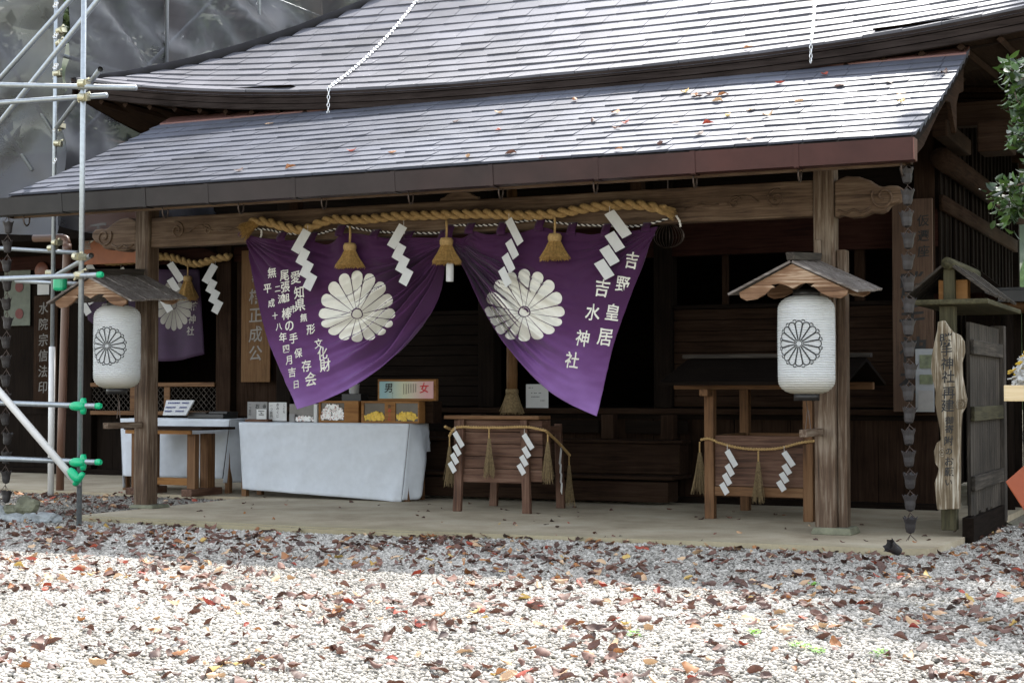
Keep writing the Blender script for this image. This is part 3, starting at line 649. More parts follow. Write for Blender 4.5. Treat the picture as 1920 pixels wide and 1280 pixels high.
# ------------------------------------------------------------------ boards with writing
def board(name, label, px0, py0, px1, py1, Y, th, mat, texts, cat='sign', group=None):
    a = PY(px0, py0, Y); b_ = PY(px1, py1, Y); t = Thing(name, label, cat, ((a[0] + b_[0]) / 2, Y, b_[2]), group)
    t.part('panel', MB().box((a[0], Y, b_[2]), (b_[0], Y + th, a[2])), mat, bevel=.004)
    for (txt, px, py, size, ink, st) in texts:
        q = PY(px, py, Y); mb = MB(); column_text(mb, txt, q[0], Y - .004, q[2], size, st); t.part('lettering', mb, ink)
    return t
board('hanging_sign', 'tall brown plank with pale carved characters hanging beside the left edge of the purple curtain', 453, 470, 506, 716, LY - .16, .03, W('sign', 'z'),
      [('祭神', 478, 498, .105, M['pale_ink'], None), ('楠正成公', 480, 540, .22, M['pale_ink'], .252)])
board('hanging_sign', 'wide orange board with white brush characters high up behind the left carved beam end', 150, 398, 262, 492, LY - .5, .03, M['orange_sign'],
      [('天', 184, 416, .32, M['white_dye'], None), ('皇', 164, 448, .15, M['pale_ink'], None)])
board('hanging_sign', 'narrow dark board with grey characters on the wall behind the scaffold poles', 64, 555, 106, 765, LY - .16, .03, W('brown', 'z'),
      [('水院宗信法印', 82, 566, .18, M['dim_ink'], .225)])
t = board('wall_poster', 'faded greenish poster with two dark red discs behind the left rain chain', 8, 508, 56, 610, LY - .06, .012, basic('faded_green_paper', (.1, .11, .085), .8, 0, .2, 9, 0), [])
d = MB()
for py in (538, 588): q = PY(36, py, LY - .068); d.lathe([(.075, 0), (.075, .004)], (0, 0, 0), 20); n0 = 40; d.v[-n0:] = [(q[0] + v_[0], LY - .066 - v_[2], q[2] + v_[1]) for v_ in d.v[-n0:]]
t.part('red_disc', d, basic('dull_red', (.1, .018, .014), .7, 0, .2, 9, 0))
board('paper_notice', 'small white paper notice pinned up under a round red plaque at the far left', 70, 530, 92, 552, LY - .06, .006, M['paper'], [], 'notice')
q = PY(78, 508, LY - .1); d = MB(); d.lathe([(0.001, 0), (.12, 0), (.13, .015), (.12, .03), (.001, .035)], (0, 0, 0), 28, False); d.v = [(q[0] + v_[0], LY - .08 - v_[2], q[2] + v_[1]) for v_ in d.v]
single('round_plaque', d, basic('dull_orange', (.13, .04, .02), .5, 0, .3, 9, .1), 'round reddish plaque on the dark wall above the small white notice', 'plaque', (q[0], LY - .1, q[2] - .13), smooth=True)
board('standing_sign', 'tall wide brown plank with big black brush characters behind the right rain chain', 1672, 375, 1751, 772, 2.85, .04, W('signR', 'z'),
      [('勝手神社', 1710, 508, .27, M['ink'], .315), ('仮遷座', 1731, 402, .12, M['ink'], .15)])
t = board('paper_notice', 'white notices with small landscape photographs behind the right rain chain', 1716, 654, 1752, 772, 2.80, .008, basic('weathered_paper', (.3, .31, .32), .8, 0, .1, 9, 0), [], 'notice')
d = MB()
for py0, py1 in ((665, 690), (702, 720)):
    a = PY(1724, py0, 2.79); b_ = PY(1749, py1, 2.79); d.box((a[0], 2.79, b_[2]), (b_[0], 2.797, a[2]))
t.part('photograph', d, basic('photo_print', (.12, .14, .07), .4, 0, .5, 14, 0))
d = MB(); a = PY(1722, 732, 2.79); b_ = PY(1750, 768, 2.79); d.box((a[0], 2.79, b_[2]), (b_[0], 2.797, a[2])); t.part('grey_sheet', d, basic('grey_paper', (.3, .29, .28), .7, 0, .1, 14, 0))
t = board('paper_notice', 'white printed paper notice standing on the hall platform beside the bell rope', 986, 720, 1028, 768, 2.95, .008, M['paper'], [], 'notice')
d = MB()
for (x0, x1, py) in ((991, 1000, 726), (993, 1018, 736), (996, 1020, 743), (1012, 1022, 750)):
    a = PY(x0, py, 2.945); b_ = PY(x1, py + 1.2, 2.945)
    n_ = 9
    for k in range(n_):
        if random.random() < .8: xa = a[0] + (b_[0] - a[0]) * k / n_; d.box((xa, 2.946, b_[2]), (xa + (b_[0] - a[0]) / n_ * .7, 2.949, a[2]))
t.part('lettering', d, M['ink'])

# ------------------------------------------------------------------ ropes, tassels, paper streamers
def twisted(path, r, pitch, strands=2, seg=9, res=90, sr=.62):
    P_ = [Vector(p) for p in path]
    L = [0]
    for a, b in zip(P_[:-1], P_[1:]): L.append(L[-1] + (b - a).length)
    def at(s_):
        s_ = max(0, min(L[-1], s_))
        for i in range(len(P_) - 1):
            if s_ <= L[i + 1] + 1e-9:
                t_ = (s_ - L[i]) / max(1e-9, L[i + 1] - L[i]); p0 = P_[max(0, i - 1)]; p1 = P_[i]; p2 = P_[i + 1]; p3 = P_[min(len(P_) - 1, i + 2)]
                return .5 * ((2 * p1) + (p2 - p0) * t_ + (2 * p0 - 5 * p1 + 4 * p2 - p3) * t_ ** 2 + (3 * p1 - p0 - 3 * p2 + p3) * t_ ** 3)
    out = []
    n = max(8, int(L[-1] / pitch * 14))
    for k in range(strands):
        pts = []
        for i in range(n + 1):
            s_ = L[-1] * i / n; p = at(s_); tn = (at(s_ + .01) - at(s_ - .01)).normalized()
            a = Vector((0, 1, 0)); a = (a - tn * a.dot(tn)).normalized(); b = tn.cross(a); q = 2 * PI * (s_ / pitch + k / strands)
            pts.append(p + (a * math.cos(q) + b * math.sin(q)) * r * .52)
        out.append((pts, r * sr))
    return out
def rope_part(T_, name, path, r, pitch, mat, strands=2, parent=None):
    mb = MB()
    for pts, rr in twisted(path, r, pitch, strands): mb.tube(pts, rr, 8)
    return T_.part(name, mb, mat, True, parent=parent)
def brush(mb, top, dirv, length, r0, r1, n, thick=.0022, droop=0.0):
    dirv = Vector(dirv).normalized(); a = dirv.orthogonal().normalized(); b = dirv.cross(a); top = Vector(top)
    for i in range(n):
        q = random.uniform(0, 2 * PI); m = math.sqrt(random.random()); L = length * random.uniform(.82, 1.03)
        o = (a * math.cos(q) + b * math.sin(q)); j = Vector((random.gauss(0, .006), random.gauss(0, .006), 0))
        p0 = top + o * r0 * m; p1 = top + dirv * L * .5 + o * (r0 + (r1 - r0) * .42) * m + j * .5; p2 = top + dirv * L + o * r1 * m + j + Vector((0, 0, -droop * random.random()))
        mb.tube([p0, p1, p2], [thick, thick, thick * .6], 3, False)
RY = -.16
rp = [(466, 419), (485, 414), (505, 417), (530, 424), (555, 430), (575, 429), (600, 418), (625, 411), (655, 412), (700, 410), (740, 405), (790, 404), (850, 402), (910, 401), (960, 403), (1005, 403), (1045, 400), (1090, 392), (1130, 386), (1170, 384), (1205, 385), (1235, 391), (1247, 394)]
shime = Thing('sacred_rope', 'thick golden twisted straw rope slung along the porch beam above the purple curtain', 'rope', PY(850, 402, RY))
rope_part(shime, 'rope', [PY(x, y, RY) for x, y in rp], .042, .21, M['rope'])
mb = MB(); a = PY(485, 415, RY); brush(mb, a, PY(462, 428, RY - .02) - a, .2, .03, .075, 260, .0028, .04); shime.part('frayed_end', mb, M['straw'], parent=None)
mb = MB(); a = PY(1243, 394, RY); brush(mb, a, PY(1262, 399, RY) - a, .11, .035, .05, 160, .0028, .02); shime.part('frayed_end', mb, M['rope'])
def tassel(name, label, px, py_top, py_head, py_bot, Y, mat, group, rtop=.05, rbot=.14, n=420):
    A = Vector(PY(px, py_top, Y)); Hh = Vector(PY(px, py_head, Y)); B = Vector(PY(px, py_bot, Y))
    t = Thing(name, label, 'tassel', Hh, group)
    t.part('cord', MB().tube([A, (A + Hh) / 2 + Vector((.004, 0, 0)), Hh], .011, 8), M['rope'], True)
    hz = Hh.z - B.z
    t.part('knot', MB().lathe([(.02, 0), (.05, -.005), (.062, -.03), (.06, -.06), (.052, -.075), (.03, -.08)], Hh, 20), M['rope'], True)
    mb = MB(); brush(mb, Hh + Vector((0, 0, -.07)), (0, 0, -1), hz - .07, rtop, rbot, n, .0032)
    mb.lathe([(rtop * .8, -.07), (rtop + (rbot - rtop) * .33, -.07 - (hz - .07) * .5), (rbot * .8, -hz + .03)], Hh, 18)
    t.part('fringe', mb, mat, False)
    return t
for px, a, b, c, lab in ((656, 424, 455, 503, 'straw tassel hanging above the left flower crest of the curtain'), (837, 412, 445, 496, 'straw tassel hanging at the centre where the curtain is gathered'), (1040, 405, 437, 489, 'straw tassel hanging above the right flower crest of the curtain')):
    tassel('straw_tassel', lab, px, a, b, c, RY - .09, M['straw'], 'straw tassels on the thick rope')
def shide_mb(px, py, Y, mir, k=1.0, wx=1.0, n=4, tw=0.0):
    mb = MB(); s_ = -1 if mir else 1
    def P_(x, y, dy): return Vector(PY(px + s_ * x * k * wx, py + y * k, Y)) + Vector((0, dy, 0))
    def quad(x, y, l, dy): mb.add([P_(x, y, dy), P_(x + 14, y + 8.5, dy + .004), P_(x + 14 + l[0], y + 8.5 + l[1], dy + .018 + .004), P_(x + l[0], y + l[1], dy + .018)], [(0, 1, 2, 3)])
    quad(0, 0, (-25, 40), -.012)
    x, y = -.7, 36
    for i in range(n - 1):
        quad(x, y, (-15, 27), -.02 - .006 * i); x += 7.3; y += 23.3
    return mb
def shide(label, px, py, Y, mir, group, k=1.0, wx=1.0, n=4):
    t = MB(); mb = shide_mb(px, py, Y, mir, k, wx, n)
    a = Vector(PY(px + (-1 if mir else 1) * 7 * k * wx, py + 4 * k, Y)); th = MB().tube([a + Vector((0, .0, .05)), a], .002, 4)
    T_ = Thing('paper_streamer', label, 'paper streamer', a, group)
    T_.part('paper', mb, M['paper'], solid=.0012, recalc=False); T_.part('thread', th, M['cord_white'])
    return T_
G1 = 'white paper streamers on the thick rope'
shide('white zigzag paper streamer nearest the left end of the thick rope', 570, 428, RY - .14, False, G1)
shide('white zigzag paper streamer between the left and centre straw tassels', 750, 419, RY - .14, False, G1)
shide('thin white zigzag paper streamer seen half edge-on right of the centre tassel', 960, 407, RY - .14, True, G1, 1.12, .75)
shide('large white zigzag paper streamer nearest the right end of the thick rope', 1152, 393, RY - .14, True, G1, 1.12, 1.15)
# striped cord that carries the curtain
cord = Thing('striped_cord', 'thin black and white twisted cord holding up the purple curtain', 'cord', PY(850, 430, -.12))
cp = [(455, 432), (470, 430), (500, 430), (535, 437), (590, 439), (620, 432), (647, 425), (680, 430), (708, 434), (770, 437), (832, 436), (842, 428), (860, 422), (890, 423), (945, 420), (985, 414), (1015, 413), (1075, 421), (1140, 423), (1190, 424), (1225, 418), (1265, 405)]
tw = twisted([PY(x, y, -.125) for x, y in cp], .009, .05, 2)
cord.part('black_strand', MB().tube(tw[0][0], .0065, 5), M['cord_black'], True); cord.part('white_strand', MB().tube(tw[1][0], .0065, 5), M['cord_white'], True)
for (a, e_) in (((490, 430), (487, 448)), ((1268, 404), (1276, 425)), ((458, 432), (452, 440))):
    tw = twisted([PY(a[0], a[1], -.13), PY((a[0] + e_[0]) / 2 + 2, (a[1] + e_[1]) / 2, -.14), PY(e_[0], e_[1], -.13)], .009, .05, 2)
    cord.part('loose_end', MB().tube(tw[0][0], .006, 5).tube(tw[1][0], .006, 5), M['cord_white'], True)

# ------------------------------------------------------------------ purple curtain, gathered in the middle
CY_ = -.115
cur = Thing('shrine_curtain', 'purple cloth curtain with two big white flower crests gathered up at the middle', 'curtain', PY(845, 435, CY_))
def lerp(a, b, t): return a + (b - a) * t
def curve(pts, u):
    n = len(pts) - 1; f_ = u * n; i = min(n - 1, int(f_)); t_ = f_ - i
    g_ = lambda k: np.array(pts[max(0, min(n, k))], float)
    p0, p1, p2, p3 = g_(i - 1), g_(i), g_(i + 1), g_(i + 2)
    return .5 * ((2 * p1) + (p2 - p0) * t_ + (2 * p0 - 5 * p1 + 4 * p2 - p3) * t_ ** 2 + (3 * p1 - p0 - 3 * p2 + p3) * t_ ** 3)
topL = [(457, 438), (490, 446), (520, 449), (545, 450), (578, 449), (605, 458), (630, 452), (645, 438), (672, 438), (700, 443), (735, 447), (770, 446), (800, 446), (838, 446)]
topR = [(1232, 424), (1195, 432), (1165, 436), (1138, 436), (1108, 440), (1080, 436), (1050, 436), (1017, 426), (980, 436), (945, 436), (915, 440), (885, 433), (868, 446), (850, 446)]
botL = [(553, 767), (600, 752), (645, 731), (690, 699), (728, 662), (762, 620), (790, 577), (812, 536), (827, 504), (838, 478)]
botR = [(1116, 780), (1065, 757), (1020, 728), (980, 690), (945, 647), (915, 600), (892, 556), (874, 517), (862, 490), (852, 470)]
def cloth(top, bot, outer_top, outer_bot, seed):
    NU, NV = 150, 320
    def fn(u, v):
        T_ = curve(top, u); B_ = curve(bot, u)
        # swag: lines of constant v sag between the outer edge and the gather
        p = lerp(T_, B_, v)
        e0 = lerp(np.array(top[0], float), np.array(bot[0], float), v); g0 = lerp(np.array(top[-1], float), np.array(bot[-1], float), v)
        uu = u
        str_ = lerp(e0, g0, uu)
        sag = np.array((0, 1.0)) * 62 * math.sin(PI * min(1, uu)) * v * (1 - v) * 1.2
        p = p + sag * .9
        ridge = lambda x: .75 * math.cos(2 * PI * x) + .3 * math.cos(4 * PI * x + .6)
        vv = max(0, v + .035 * math.sin(u * 5 + seed) + .02 * mnoise.noise(Vector((u * 4, v * 3, seed))))
        A = smooth((u - .03) / .5) * smooth((vv - .16) / .28) * (1 - .72 * smooth((u - .66) / .3)) * (1 + .5 * smooth((vv - .55) / .4))
        fold = .06 * ridge(3.1 * vv ** 1.3 + seed) + .06 * ridge(6.7 * vv ** 1.2 + .9 * u + seed * 2) + .038 * ridge(13 * vv + .6 * u + seed) * smooth((u - .2) / .4) + .012 * ridge(24 * vv + seed) * smooth((u - .45) / .35)
        A *= .72 if seed > 1 else 1
        rad = .022 * math.sin(2 * PI * (u * 5.5) + seed) * (1 - v) ** 2 + .012 * math.sin(u * 31 + seed * 3) * math.exp(-v * 5)
        bil = -.16 * math.sin(PI * v * .9) * (1 - u) * .6 + .10 * (1 - u) * smooth((v - .55) / .45)
        fine = .012 * mnoise.noise(Vector((u * 7, v * 7, seed))) + .007 * mnoise.noise(Vector((u * 22, v * 26, seed)))
        q = PY(p[0], p[1], CY_ - .05)
        crn = math.atan2(v * 1.6, u + .02); vert = .022 * ridge(crn * 4.5 + seed) * math.exp(-((u + v) / .38) ** 2) * smooth(v * 14)
        return Vector((q[0], q[1] + .09 * A - A * fold * .85 + rad + bil + fine + vert - .04 * v, q[2] + .25 * A * fold))
    return MB().grid(fn, NU, NV)
def smooth(x): x = max(0, min(1, x)); return x * x * (3 - 2 * x)
mbL = cloth(topL, botL, 0, 0, .6); mbR = cloth(topR, botR, 0, 0, 2.1)
allc = MB(); allc.add(mbL.v, mbL.f); allc.add(mbR.v, mbR.f)
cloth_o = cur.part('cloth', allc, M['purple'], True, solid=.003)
bvh = BVHTree.FromPolygons([Vector(v_) for v_ in allc.v], allc.f)
for px, top_, bt in ((462, 432, 446), (533, 436, 456), (590, 438, 458), (643, 424, 446), (707, 433, 452), (771, 436, 452), (835, 434, 455), (846, 424, 455), (885, 421, 442), (945, 419, 444), (1016, 412, 436), (1076, 420, 444), (1140, 422, 446), (1215, 420, 438)):
    a = PY(px - 8, top_, CY_); b_ = PY(px + 8, bt, CY_)
    lp = MB().grid(lambda u, v: Vector((a[0] + (b_[0] - a[0]) * u, CY_ - .035 + .028 * math.cos(v * PI) * (1 if v < .5 else 1) + .0 - .02 * math.sin(v * PI), a[2] + (b_[2] - a[2]) * v + .012)), 3, 6)
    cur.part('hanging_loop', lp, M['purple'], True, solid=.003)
gk = MB(); a = Vector(PY(846, 448, CY_ - .06)); e_ = Vector(PY(845, 478, CY_ - .07))
for i in range(14):
    q = 2 * PI * i / 14; o_ = Vector((math.cos(q) * .035, math.sin(q) * .025, 0)); gk.tube([a + o_ * 1.5, (a + e_) / 2 + o_ * .7, e_ + o_ * 1.2], .013, 6)
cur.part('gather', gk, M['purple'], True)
def drape(px, py, off=.006):
    q = PY(px, py, CY_ - .1); o_ = Vector(CAM); dr = (Vector(q) - o_).normalized()
    h_ = bvh.ray_cast(o_, dr)
    if h_[0] is None: return None
    return h_[0] - dr * off
def drape_add(mb, pts, fs):
    vs = [drape(*p) for p in pts]; idx = {}; out = []
    for i, v_ in enumerate(vs):
        if v_ is not None: idx[i] = len(out); out.append(v_)
    mb.add(out, [tuple(idx[i] for i in f_) for f_ in fs if all(i in idx for i in f_)])
def crest_cloth(cx, cy, rx, up, dn, rot=0.0):
    mb = MB()
    def mp(x, y):
        yy = y * (up if y > 0 else dn)
        return (cx + x * rx, cy - yy)
    for k in range(16):
        a0 = PI / 2 + k * PI / 8 + rot; ha = PI / 16 * .93; Rc = 1 / (1 + math.tan(ha)) ; pts = []; nu, nv = 12, 46
        for i in range(nv + 1):
            for j in range(nu + 1):
                w_ = -1 + 2 * j / nu; rend = Rc * math.cos(ha * w_) + math.sqrt(max(0, 1 - w_ * w_)) * Rc * math.tan(ha) * .98; rho = .155 + (rend - .155) * i / nv
                aa = a0 + ha * w_ * (1 - .012 / max(rho, .1)); pts.append(mp(rho * math.cos(aa), rho * math.sin(aa)))
        drape_add(mb, pts, [(i * (nu + 1) + j, i * (nu + 1) + j + 1, (i + 1) * (nu + 1) + j + 1, (i + 1) * (nu + 1) + j) for i in range(nv) for j in range(nu)])
    pts = [mp(0, 0.0001)] + [mp(r_ * math.cos(q), r_ * math.sin(q)) for r_ in (.06, .125) for q in np.linspace(0, 2 * PI, 25)[:-1]]
    fs = [(0, 1 + k, 1 + (k + 1) % 24) for k in range(24)] + [(1 + k, 25 + k, 25 + (k + 1) % 24, 1 + (k + 1) % 24) for k in range(24)]
    drape_add(mb, pts, fs); return mb
cur.part('flower_crest', crest_cloth(669.5, 590, 72, 83, 51), M['white_dye'], True, recalc=False)
cur.part('flower_crest', crest_cloth(983, 586, 76, 82, 54), M['white_dye'], True, recalc=False)
def dtext(mb, items, sc, ox, oy, size, rot):
    for ch, x, y, k in items:
        cx, cy = ox + x / sc, oy + y / sc; v, f_ = glyph(ch, .012)
        sub = MB(); put_glyph(sub, ch, 1.0, lambda a, b: (a, b, 0), .012, rot, 4)
        drape_add(mb, [(cx + p[0] * size * k * .82, cy - p[1] * size * k) for p in sub.v], sub.f)
lt = MB()
dtext(lt, [('愛', 340, 445, 1.05), ('知', 358, 530, 1.05), ('県', 365, 600, 1.05), ('無', 385, 670, .7), ('形', 425, 735, .85), ('文', 468, 815, .8), ('化', 490, 870, 1.05), ('財', 505, 935, 1.1)], 2.976, 440, 370, 23.5, .10)
dtext(lt, [('尾', 278, 435, 1), ('張', 283, 500, 1), ('旭', 285, 560, .8), ('市', 327, 622, .7)], 2.976, 440, 370, 22, .08)
dtext(lt, [('無', 208, 420, .9), ('二', 240, 510, .6), ('流', 262, 565, .8), ('棒', 290, 648, 1), ('の', 305, 717, 1), ('手', 328, 785, .9), ('保', 355, 868, .8), ('存', 400, 938, 1), ('会', 425, 1012, 1.2)], 2.976, 440, 370, 23, .10)
dtext(lt, [('平', 183, 508, 1), ('成', 205, 590, .85), ('十', 225, 660, .7), ('八', 247, 722, .8), ('年', 270, 780, 1), ('四', 287, 845, .9), ('月', 302, 908, .95), ('吉', 320, 975, 1), ('日', 343, 1043, .85)], 2.976, 440, 370, 19, .1)
cur.part('lettering', lt, M['white_dye'], recalc=False)
lt = MB()
dtext(lt, [('吉', 1085, 352, 1.05), ('野', 1035, 485, 1.05), ('皇', 978, 640, 1.1), ('居', 935, 780, 1.15)], 2.977, 820, 370, 31, -.16)
dtext(lt, [('吉', 920, 505, 1.15), ('水', 868, 640, 1.1), ('神', 810, 785, 1.05), ('社', 752, 908, 1.05)], 2.977, 820, 370, 31, -.16)
cur.part('lettering', lt, M['white_dye'], recalc=False)
a = PY(843.5, 497, RY - .09); e_ = PY(843.5, 528, RY - .09)
single('paper_roll', MB().lathe([(.028, e_[2] - a[2]), (.034, e_[2] - a[2] + .004), (.034, -.01), (.03, .02)], a, 16), M['paper'], 'white paper roll hanging below the centre straw tassel', 'paper roll', e_)

# ------------------------------------------------------------------ lanterns and their little roofs
def lantern(label, cx, cy, z0, z1, face):
    t = Thing('paper_lantern', label, 'lantern', (cx, cy, z0 - .06), 'white paper lanterns on the porch pillars')
    R_ = .226; H_ = z1 - z0; prof = []; N = 240
    for i in range(N + 1):
        f_ = i / N; z = f_ * H_; e = .15 * H_
        dz = max(0, e - z, z - (H_ - e)) / e
        r = .105 + (R_ - .105) * (1 - dz ** 2.4) ** .62 if dz < 1 else .105
        r *= 1 - .03 * abs(f_ - .55)
        r += .0032 * math.cos(2 * PI * i / 6.0)
        prof.append((r, z))
    body = t.part('paper_body', MB().lathe(prof, (cx, cy, z0), 64, False), M['lantern'], True)
    def RAD(z):
        f_ = max(0, min(1, z / H_)); e = .15 * H_; dz = max(0, e - z, z - (H_ - e)) / e
        return (.105 + (R_ - .105) * (1 - min(1, dz) ** 2.4) ** .62) * (1 - .03 * abs(f_ - .55))
    t.part('top_ring', MB().lathe([(.1, H_ - .01), (.106, H_ - .008), (.106, H_ + .05), (.1, H_ + .05), (.09, H_ + .02)], (cx, cy, z0), 32, False), M['black'], True)
    t.part('bottom_ring', MB().lathe([(.09, -.05), (.1, -.055), (.1, .004), (.09, .004)], (cx, cy, z0), 32, True), M['black'], True)
    t.part('hanger', MB().tube([(cx - .09, cy, z1 + .04), (cx, cy, z1 + .11), (cx + .09, cy, z1 + .04)], .005, 6), M['wire'])
    t.part('tie_wire', MB().tube([(cx - .012, cy + .02, z0 - .05), (cx - .004, cy + .04, z0 - .13), (cx - .02, cy + .03, z0 - .29)], .004, 5).tube([(cx + .002, cy + .04, z0 - .13), (cx + .025, cy + .02, z0 - .28)], .004, 5), M['wire'])
    # crest: sixteen petals drawn in black line, wrapped round the paper
    mb = MB(); RC = .187; zc = H_ * .505
    def wrap(x, y): z = zc + y; r = RAD(z) + .0042; q = face + x / .226; return (cx + r * math.sin(q), cy - r * math.cos(q), z0 + z)
    def ribbon(pts, w_, closed=False):
        n = len(pts); L_ = []; 
        for i in range(n):
            a = np.array(pts[i - 1 if (i or closed) else 0]); b = np.array(pts[(i + 1) % n if (i < n - 1 or closed) else n - 1]); d_ = b - a; d_ = d_ / max(1e-9, np.linalg.norm(d_)); nn = np.array((-d_[1], d_[0])) * w_ / 2
            L_ += [wrap(*(np.array(pts[i]) + nn)), wrap(*(np.array(pts[i]) - nn))]
        mb.add(L_, [(2 * i, 2 * i + 1, (2 * i + 3) % (2 * n), (2 * i + 2) % (2 * n)) for i in range(n if closed else n - 1)])
    ha = PI / 16 * .95; Rc = .96 / (1 + math.tan(ha))
    for k in range(16):
        a0 = PI / 2 + k * PI / 8; pl = []
        for r in np.linspace(.16, Rc, 7): pl.append((r * math.cos(a0 - ha), r * math.sin(a0 - ha)))
        c0 = (Rc * math.cos(ha)) ; rr = Rc * math.sin(ha)
        for q in np.linspace(-PI / 2, PI / 2, 12)[1:-1]: x, y = c0 + rr * math.cos(q), rr * math.sin(q); pl.append((x * math.cos(a0) - y * math.sin(a0), x * math.sin(a0) + y * math.cos(a0)))
        for r in np.linspace(Rc, .16, 7): pl.append((r * math.cos(a0 + ha), r * math.sin(a0 + ha)))
        ribbon([(p[0] * RC, p[1] * RC) for p in pl], .009)
        a1 = a0 + PI / 16; pl = []
        for q in np.linspace(-1.25, 1.25, 9): x, y = .935 + .062 * math.cos(q), .072 * math.sin(q); pl.append((x * math.cos(a1) - y * math.sin(a1), x * math.sin(a1) + y * math.cos(a1)))
        ribbon([(p[0] * RC, p[1] * RC) for p in pl], .0085)
    ribbon([(.125 * RC * math.cos(q), .125 * RC * math.sin(q)) for q in np.linspace(0, 2 * PI, 29)[:-1]], .006, True)
    t.part('flower_crest', mb, M['ink'], recalc=False)
    return t
lantern('white paper lantern with black flower crest hanging by the right pillar', 3.375, -.55, 1.142, 1.915, .0)
lantern('white paper lantern with black flower crest hanging by the left pillar behind the scaffold', -3.44, -.55, 1.192, 1.995, .25)
def canopy(label, xc, zap, yf=-.93, yb=-.1, hw=.43, drop=.205):
    t = Thing('lantern_roof', label, 'lantern roof', (xc, yb, zap - .3), 'little gabled roofs over the lanterns')
    Tm = Matrix.Translation((xc, yb, zap)) @ Matrix.Rotation(math.radians(4), 4, 'X') @ Matrix.Translation((-xc, -yb, -zap))
    def tr(mb): mb.v = [tuple(Tm @ Vector(p)) for p in mb.v]; return mb
    up = [(-hw, -drop - .01), (0, -.002), (hw, -drop - .01)]
    low = [(hw - .01, -drop - .05), (hw - .06, -drop - .075), (hw - .14, -drop - .065), (hw - .21, -drop - .03), (hw - .265, -drop + .02), (hw - .29, -drop + .022), (.17, -drop + .045), (.1, -drop + .05), (.05, -drop + .035), (0, -drop + .01)]
    gb = [(xc + p[0], zap + p[1]) for p in up] + [(xc + p[0], zap + p[1]) for p in low] + [(xc - p[0], zap + p[1]) for p in low[-2::-1]]
    for y in (yf, yb - .06):
        t.part('gable_board', tr(MB().prism(gb, y, y + .03)), W('canopy', 'x'), bevel=.004)
    for sg in (-1, 1):
        mb = MB(); n = 4
        for i in range(n):
            ya = yf - .03 + i * (yb - yf + .03) / n; yb2 = ya + (yb - yf + .03) / n - .004; j = .004 * (i % 2) + random.uniform(0, .004)
            nz = Vector((sg * drop, 0, hw)).normalized()
            A = Vector((xc + sg * .002, ya, zap + .003)) + nz * j; B = Vector((xc + sg * (hw + .075), ya, zap + .003 - drop * (hw + .075) / hw)) + nz * j
            vs = [A, B, B + Vector((0, yb2 - ya, 0)), A + Vector((0, yb2 - ya, 0))]; vs += [p + nz * .018 for p in vs]
            mb.add(vs, [(0, 3, 2, 1), (4, 5, 6, 7), (0, 1, 5, 4), (1, 2, 6, 5), (2, 3, 7, 6), (3, 0, 4, 7)])
        t.part('roof_slope', tr(mb), W('roofboard', 'x'))
    t.part('ridge_cap', tr(MB().taper((xc, (yf + yb) / 2 - .04, zap + .024), (.06, yb - yf), (xc, (yf + yb) / 2 - .04, zap + .085), (.075, yb - yf + .02))), W('grey', 'y'), bevel=.006)
    t.part('hanging_bar', tr(MB().box((xc - .025, yf + .03, zap - drop + .06), (xc + .025, yb - .07, zap - drop + .1))), W('brown', 'y'))
    return t
canopy('weathered little gabled roof over the right lantern', 3.365, 2.205)
canopy('little gabled roof over the left lantern half hidden by the scaffold pole', -3.47, 2.30)

# ------------------------------------------------------------------ rain chains
cupm = None
def rain_chain(label, X, Y, ztop, zbot, n, tilt):
    t = Thing('rain_chain', label, 'rain chain', (X, Y, zbot), 'rain chains of tulip cups')
    global cupm
    if cupm is None:
        mb = MB(); seg = 18; prof = [(.012, 0), (.034, .012), (.042, .045), (.045, .08), (.054, .112)]; vs = []; fs = []
        for i, (r, z) in enumerate(prof):
            for k in range(seg):
                q = 2 * PI * k / seg; pk = (.5 + .5 * math.cos(q * 6)); z2 = z + (.022 * pk if i == len(prof) - 1 else 0); r2 = r * (1 + (.22 * pk if i == len(prof) - 1 else .04 * pk)); vs.append((r2 * math.cos(q), r2 * math.sin(q), z2))
        for i in range(len(prof) - 1):
            for k in range(seg): k2 = (k + 1) % seg; fs.append((i * seg + k, i * seg + k2, (i + 1) * seg + k2, (i + 1) * seg + k))
        fs.append(tuple(range(seg))[::-1]); mb.add(vs, fs); cupm = mb.mesh('cup', M['cup'], (0, 0, 0), False)
    st = (ztop - zbot) / n; wires = MB()
    for q in (0, 2.1, 4.2): wires.tube([(.045 * math.cos(q), .045 * math.sin(q), .105), (0, 0, st * .93), (0, 0, st)], .0028, 4)
    lkm = wires.mesh('link', M['wire'])
    for i in range(n):
        z = zbot + i * st; o = bpy.data.objects.new('cup', cupm); C.objects.link(o); o.parent = t.o; o.location = (random.uniform(-.006, .006), random.uniform(-.006, .006), i * st); o.rotation_euler = (random.uniform(-.1, .1), random.uniform(-.1, .1), random.uniform(0, 6)); o.scale = (.86, .86, .92)
        sm = o.modifiers.new('thickness', 'SOLIDIFY'); sm.thickness = .002
        if i == 0 and tilt: o.rotation_euler = (.3, tilt, .4); o.location = (-.06, -.05, .02)
        lk = bpy.data.objects.new('link', lkm); C.objects.link(lk); lk.parent = t.o; lk.location = (0, 0, i * st)
    return t
rain_chain('rain chain of small copper tulip cups hanging from the right end of the gutter', 4.325, -1.3, 2.82, -.02, 18, -1.0)
rain_chain('rain chain of copper tulip cups hanging from the gutter at the far left onto stones', -4.03, -1.42, 2.82, .12, 15, 0)

